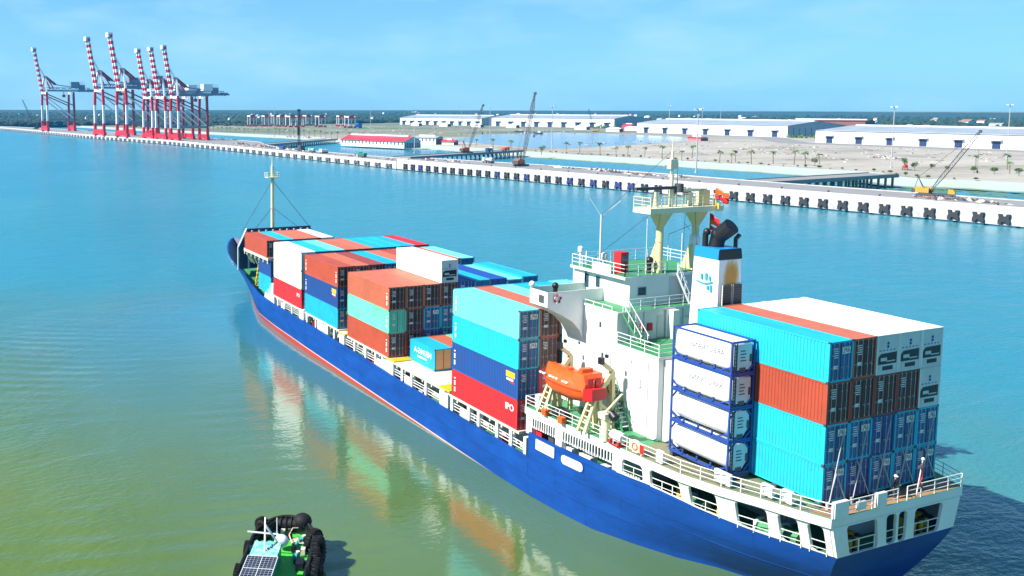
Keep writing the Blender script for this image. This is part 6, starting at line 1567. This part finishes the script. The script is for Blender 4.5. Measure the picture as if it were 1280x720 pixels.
# scrub below the blue gable
sb = MB(); rg = random.Random(8)
for _ in range(46): leaf_tuft(sb, (780-rg.random()*140, -915-rg.random()*16+rg.random()*10, 3+rg.uniform(.5, 3)), (4, 4, 2), 16, rg, 1.3)
for _ in range(40): leaf_tuft(sb, (1310-rg.random()*190, -1085+rg.random()*30, 3+rg.uniform(.5, 3.5)), (5, 5, 2.5), 14, rg, 1.7)
sb.build('scrub', LEAF, None, None, kind='stuff')
# floating weed in the basin by the bank
ALG = paint('floating_weed', (0.10, 0.19, 0.03), .9, .5, .3, streak=False)
al = MB(); rg = random.Random(4)
for _ in range(420):
    x = rg.uniform(150, 300); edge = np.interp(x, [p[0] for p in SHORE], [p[1] for p in SHORE]); y = edge+1+rg.random()**1.6*62
    if y > -322: continue
    n_ = rg.randint(5, 8); s_ = rg.uniform(.4, 2.0)*(1.6 if y < edge+8 else 1)
    al.add([(x+math.cos(6.28*k/n_)*s_*2.6*rg.uniform(.6, 1.2), y+math.sin(6.28*k/n_)*s_*rg.uniform(.5, 1.2), .03) for k in range(n_)], [tuple(range(n_))])
for _ in range(150):
    x = rg.uniform(270, 430); p, a = fpt(x, (40 if x > 280 else 56)+rg.uniform(0, 6)); s_ = rg.uniform(.5, 1.6)
    al.add([(p.x+math.cos(1.05*k)*s_*2.5, p.y+math.sin(1.05*k)*s_, .03) for k in range(6)], [tuple(range(6))])
al.build('floating_weed', ALG, None, None, kind='stuff')
# far wooded plain, reads as one mass: canopy sheet with crowns standing out of it
mt, t, b = new_mat('far_forest')
geo = t.nodes.new('ShaderNodeNewGeometry'); pos = geo.outputs['Position']
t.links.new(ramp(t, noise(t, scaled(t, pos, (.004, .004, .004)), 1.0, 8, .75), [(.3, (.006, .020, .012)), (.5, (.014, .038, .018)), (.68, (.034, .066, .026)), (.8, (.08, .10, .055))]), b.inputs['Base Color'])
b.inputs['Roughness'].default_value = .9
FOR = mt
fo = MB(); rg = np.random.RandomState(2)
C0 = np.array([-44.2, 63.0])
def fwdist(az):   # where the wood begins in each direction (degrees from +x, towards -y)
    return float(np.interp(az, [-12, 4, 18, 24, 28, 35, 41, 43, 46, 50, 52, 55, 62], [1950, 1900, 2000, 2150, 2350, 2350, 2300, 2150, 1750, 1680, 1640, 1400, 1260]))
azs = np.linspace(-12, 62, 150); rows = []
for k, f_ in enumerate([0, 0.0001, .03, .08, .16, .3, .55, 1.0, 1.8, 3.2, 6, 11]):
    row = []
    for az in azs:
        d0 = fwdist(az); dd_ = d0*(1+f_)+ (rg.uniform(-40, 40) if k else 0); a = math.radians(-az)
        row.append((C0[0]+math.cos(a)*dd_, C0[1]+math.sin(a)*dd_, 2.9 if k == 0 else (7.5+rg.uniform(-2, 2))))
    rows.append(row)
fo.grid(rows, 0, False)
ico = [(0,0,1),(.89,0,.45),(.28,.85,.45),(-.72,.53,.45),(-.72,-.53,.45),(.28,-.85,.45),(.9,.3,-.3),(-.1,.95,-.3),(-.95,.1,-.3),(-.5,-.8,-.3),(.6,-.75,-.3)]
icf = [(0,1,2),(0,2,3),(0,3,4),(0,4,5),(0,5,1),(1,6,2),(2,6,7),(2,7,3),(3,7,8),(3,8,4),(4,8,9),(4,9,5),(5,9,10),(5,10,1),(1,10,6)]
for _ in range(9000):
    az = rg.uniform(-12, 62); d0 = fwdist(az); dd_ = d0*(1+rg.uniform(0, 1)**2.2*2.2)+rg.uniform(-25, 20); a = math.radians(-az); s_ = rg.uniform(4, 9)*(1+.25*(dd_/d0-1)); x, y = C0[0]+math.cos(a)*dd_, C0[1]+math.sin(a)*dd_; z_ = rg.uniform(5, 9)
    fo.add([(x+v[0]*s_*rg.uniform(.7, 1.3), y+v[1]*s_*rg.uniform(.7, 1.3), z_+v[2]*s_*rg.uniform(.5, .95)) for v in ico], icf)
for _ in range(700):   # hedgerow trees and scrub on the plain in front of the wood
    az = rg.uniform(0, 23); dd_ = rg.uniform(1450, 2000) if az < 14 else rg.uniform(1850, 2050); a = math.radians(-az); s_ = rg.uniform(2.5, 5); x, y = C0[0]+math.cos(a)*dd_, C0[1]+math.sin(a)*dd_
    if y > np.interp(x, [p[0] for p in SHORE], [p[1] for p in SHORE])-60: continue
    fo.add([(x+v[0]*s_*rg.uniform(.7, 1.3), y+v[1]*s_*rg.uniform(.7, 1.3), 4.5+v[2]*s_*rg.uniform(.5, .9)) for v in ico], icf)
fo.build('far_forest', FOR, None, None, kind='stuff')
# pale houses lost in the wood
hs_ = MB(); rg = np.random.RandomState(6)
for _ in range(90):
    az = rg.uniform(-8, 60); d0 = fwdist(az); dd_ = d0*(1+rg.uniform(.12, 1.5)); a = math.radians(-az); x, y = C0[0]+math.cos(a)*dd_, C0[1]+math.sin(a)*dd_; w_, d2 = rg.uniform(8, 22), rg.uniform(8, 14)
    hh = rg.uniform(12.5, 15.5); hs_.box(x-w_/2, y-d2/2, 4, x+w_/2, y+d2/2, hh, 0); hs_.prism([(x-w_/2-.5, y-d2/2-.5, hh), (x-w_/2-.5, y, hh+2.5), (x-w_/2-.5, y+d2/2+.5, hh)], (w_+1, 0, 0), rg.randint(0, 3))
hs_.build('distant_houses', [SHED, ROOF, paint('roof_terracotta', (.35, .16, .10), .8, .2)], None, None, kind='stuff')

# ================================================================ HAZE
mt = bpy.data.materials.new('haze'); mt.use_nodes = True; t = mt.node_tree
for n_ in list(t.nodes):
    if n_.type != 'OUTPUT_MATERIAL': t.nodes.remove(n_)
out = [n_ for n_ in t.nodes if n_.type == 'OUTPUT_MATERIAL'][0]
pv = t.nodes.new('ShaderNodeVolumePrincipled'); pv.inputs['Color'].default_value = (.08, .52, 1.0, 1); pv.inputs['Density'].default_value = 0.00006; pv.inputs['Anisotropy'].default_value = 0.0
t.links.new(pv.outputs[0], out.inputs['Volume'])
hz = MB(); hz.box(-400, -4200, -2.0, 4200, 900, 135, 0)
hzo = hz.build('haze', mt, None, None, kind='stuff')
hzo.display_type = 'WIRE'
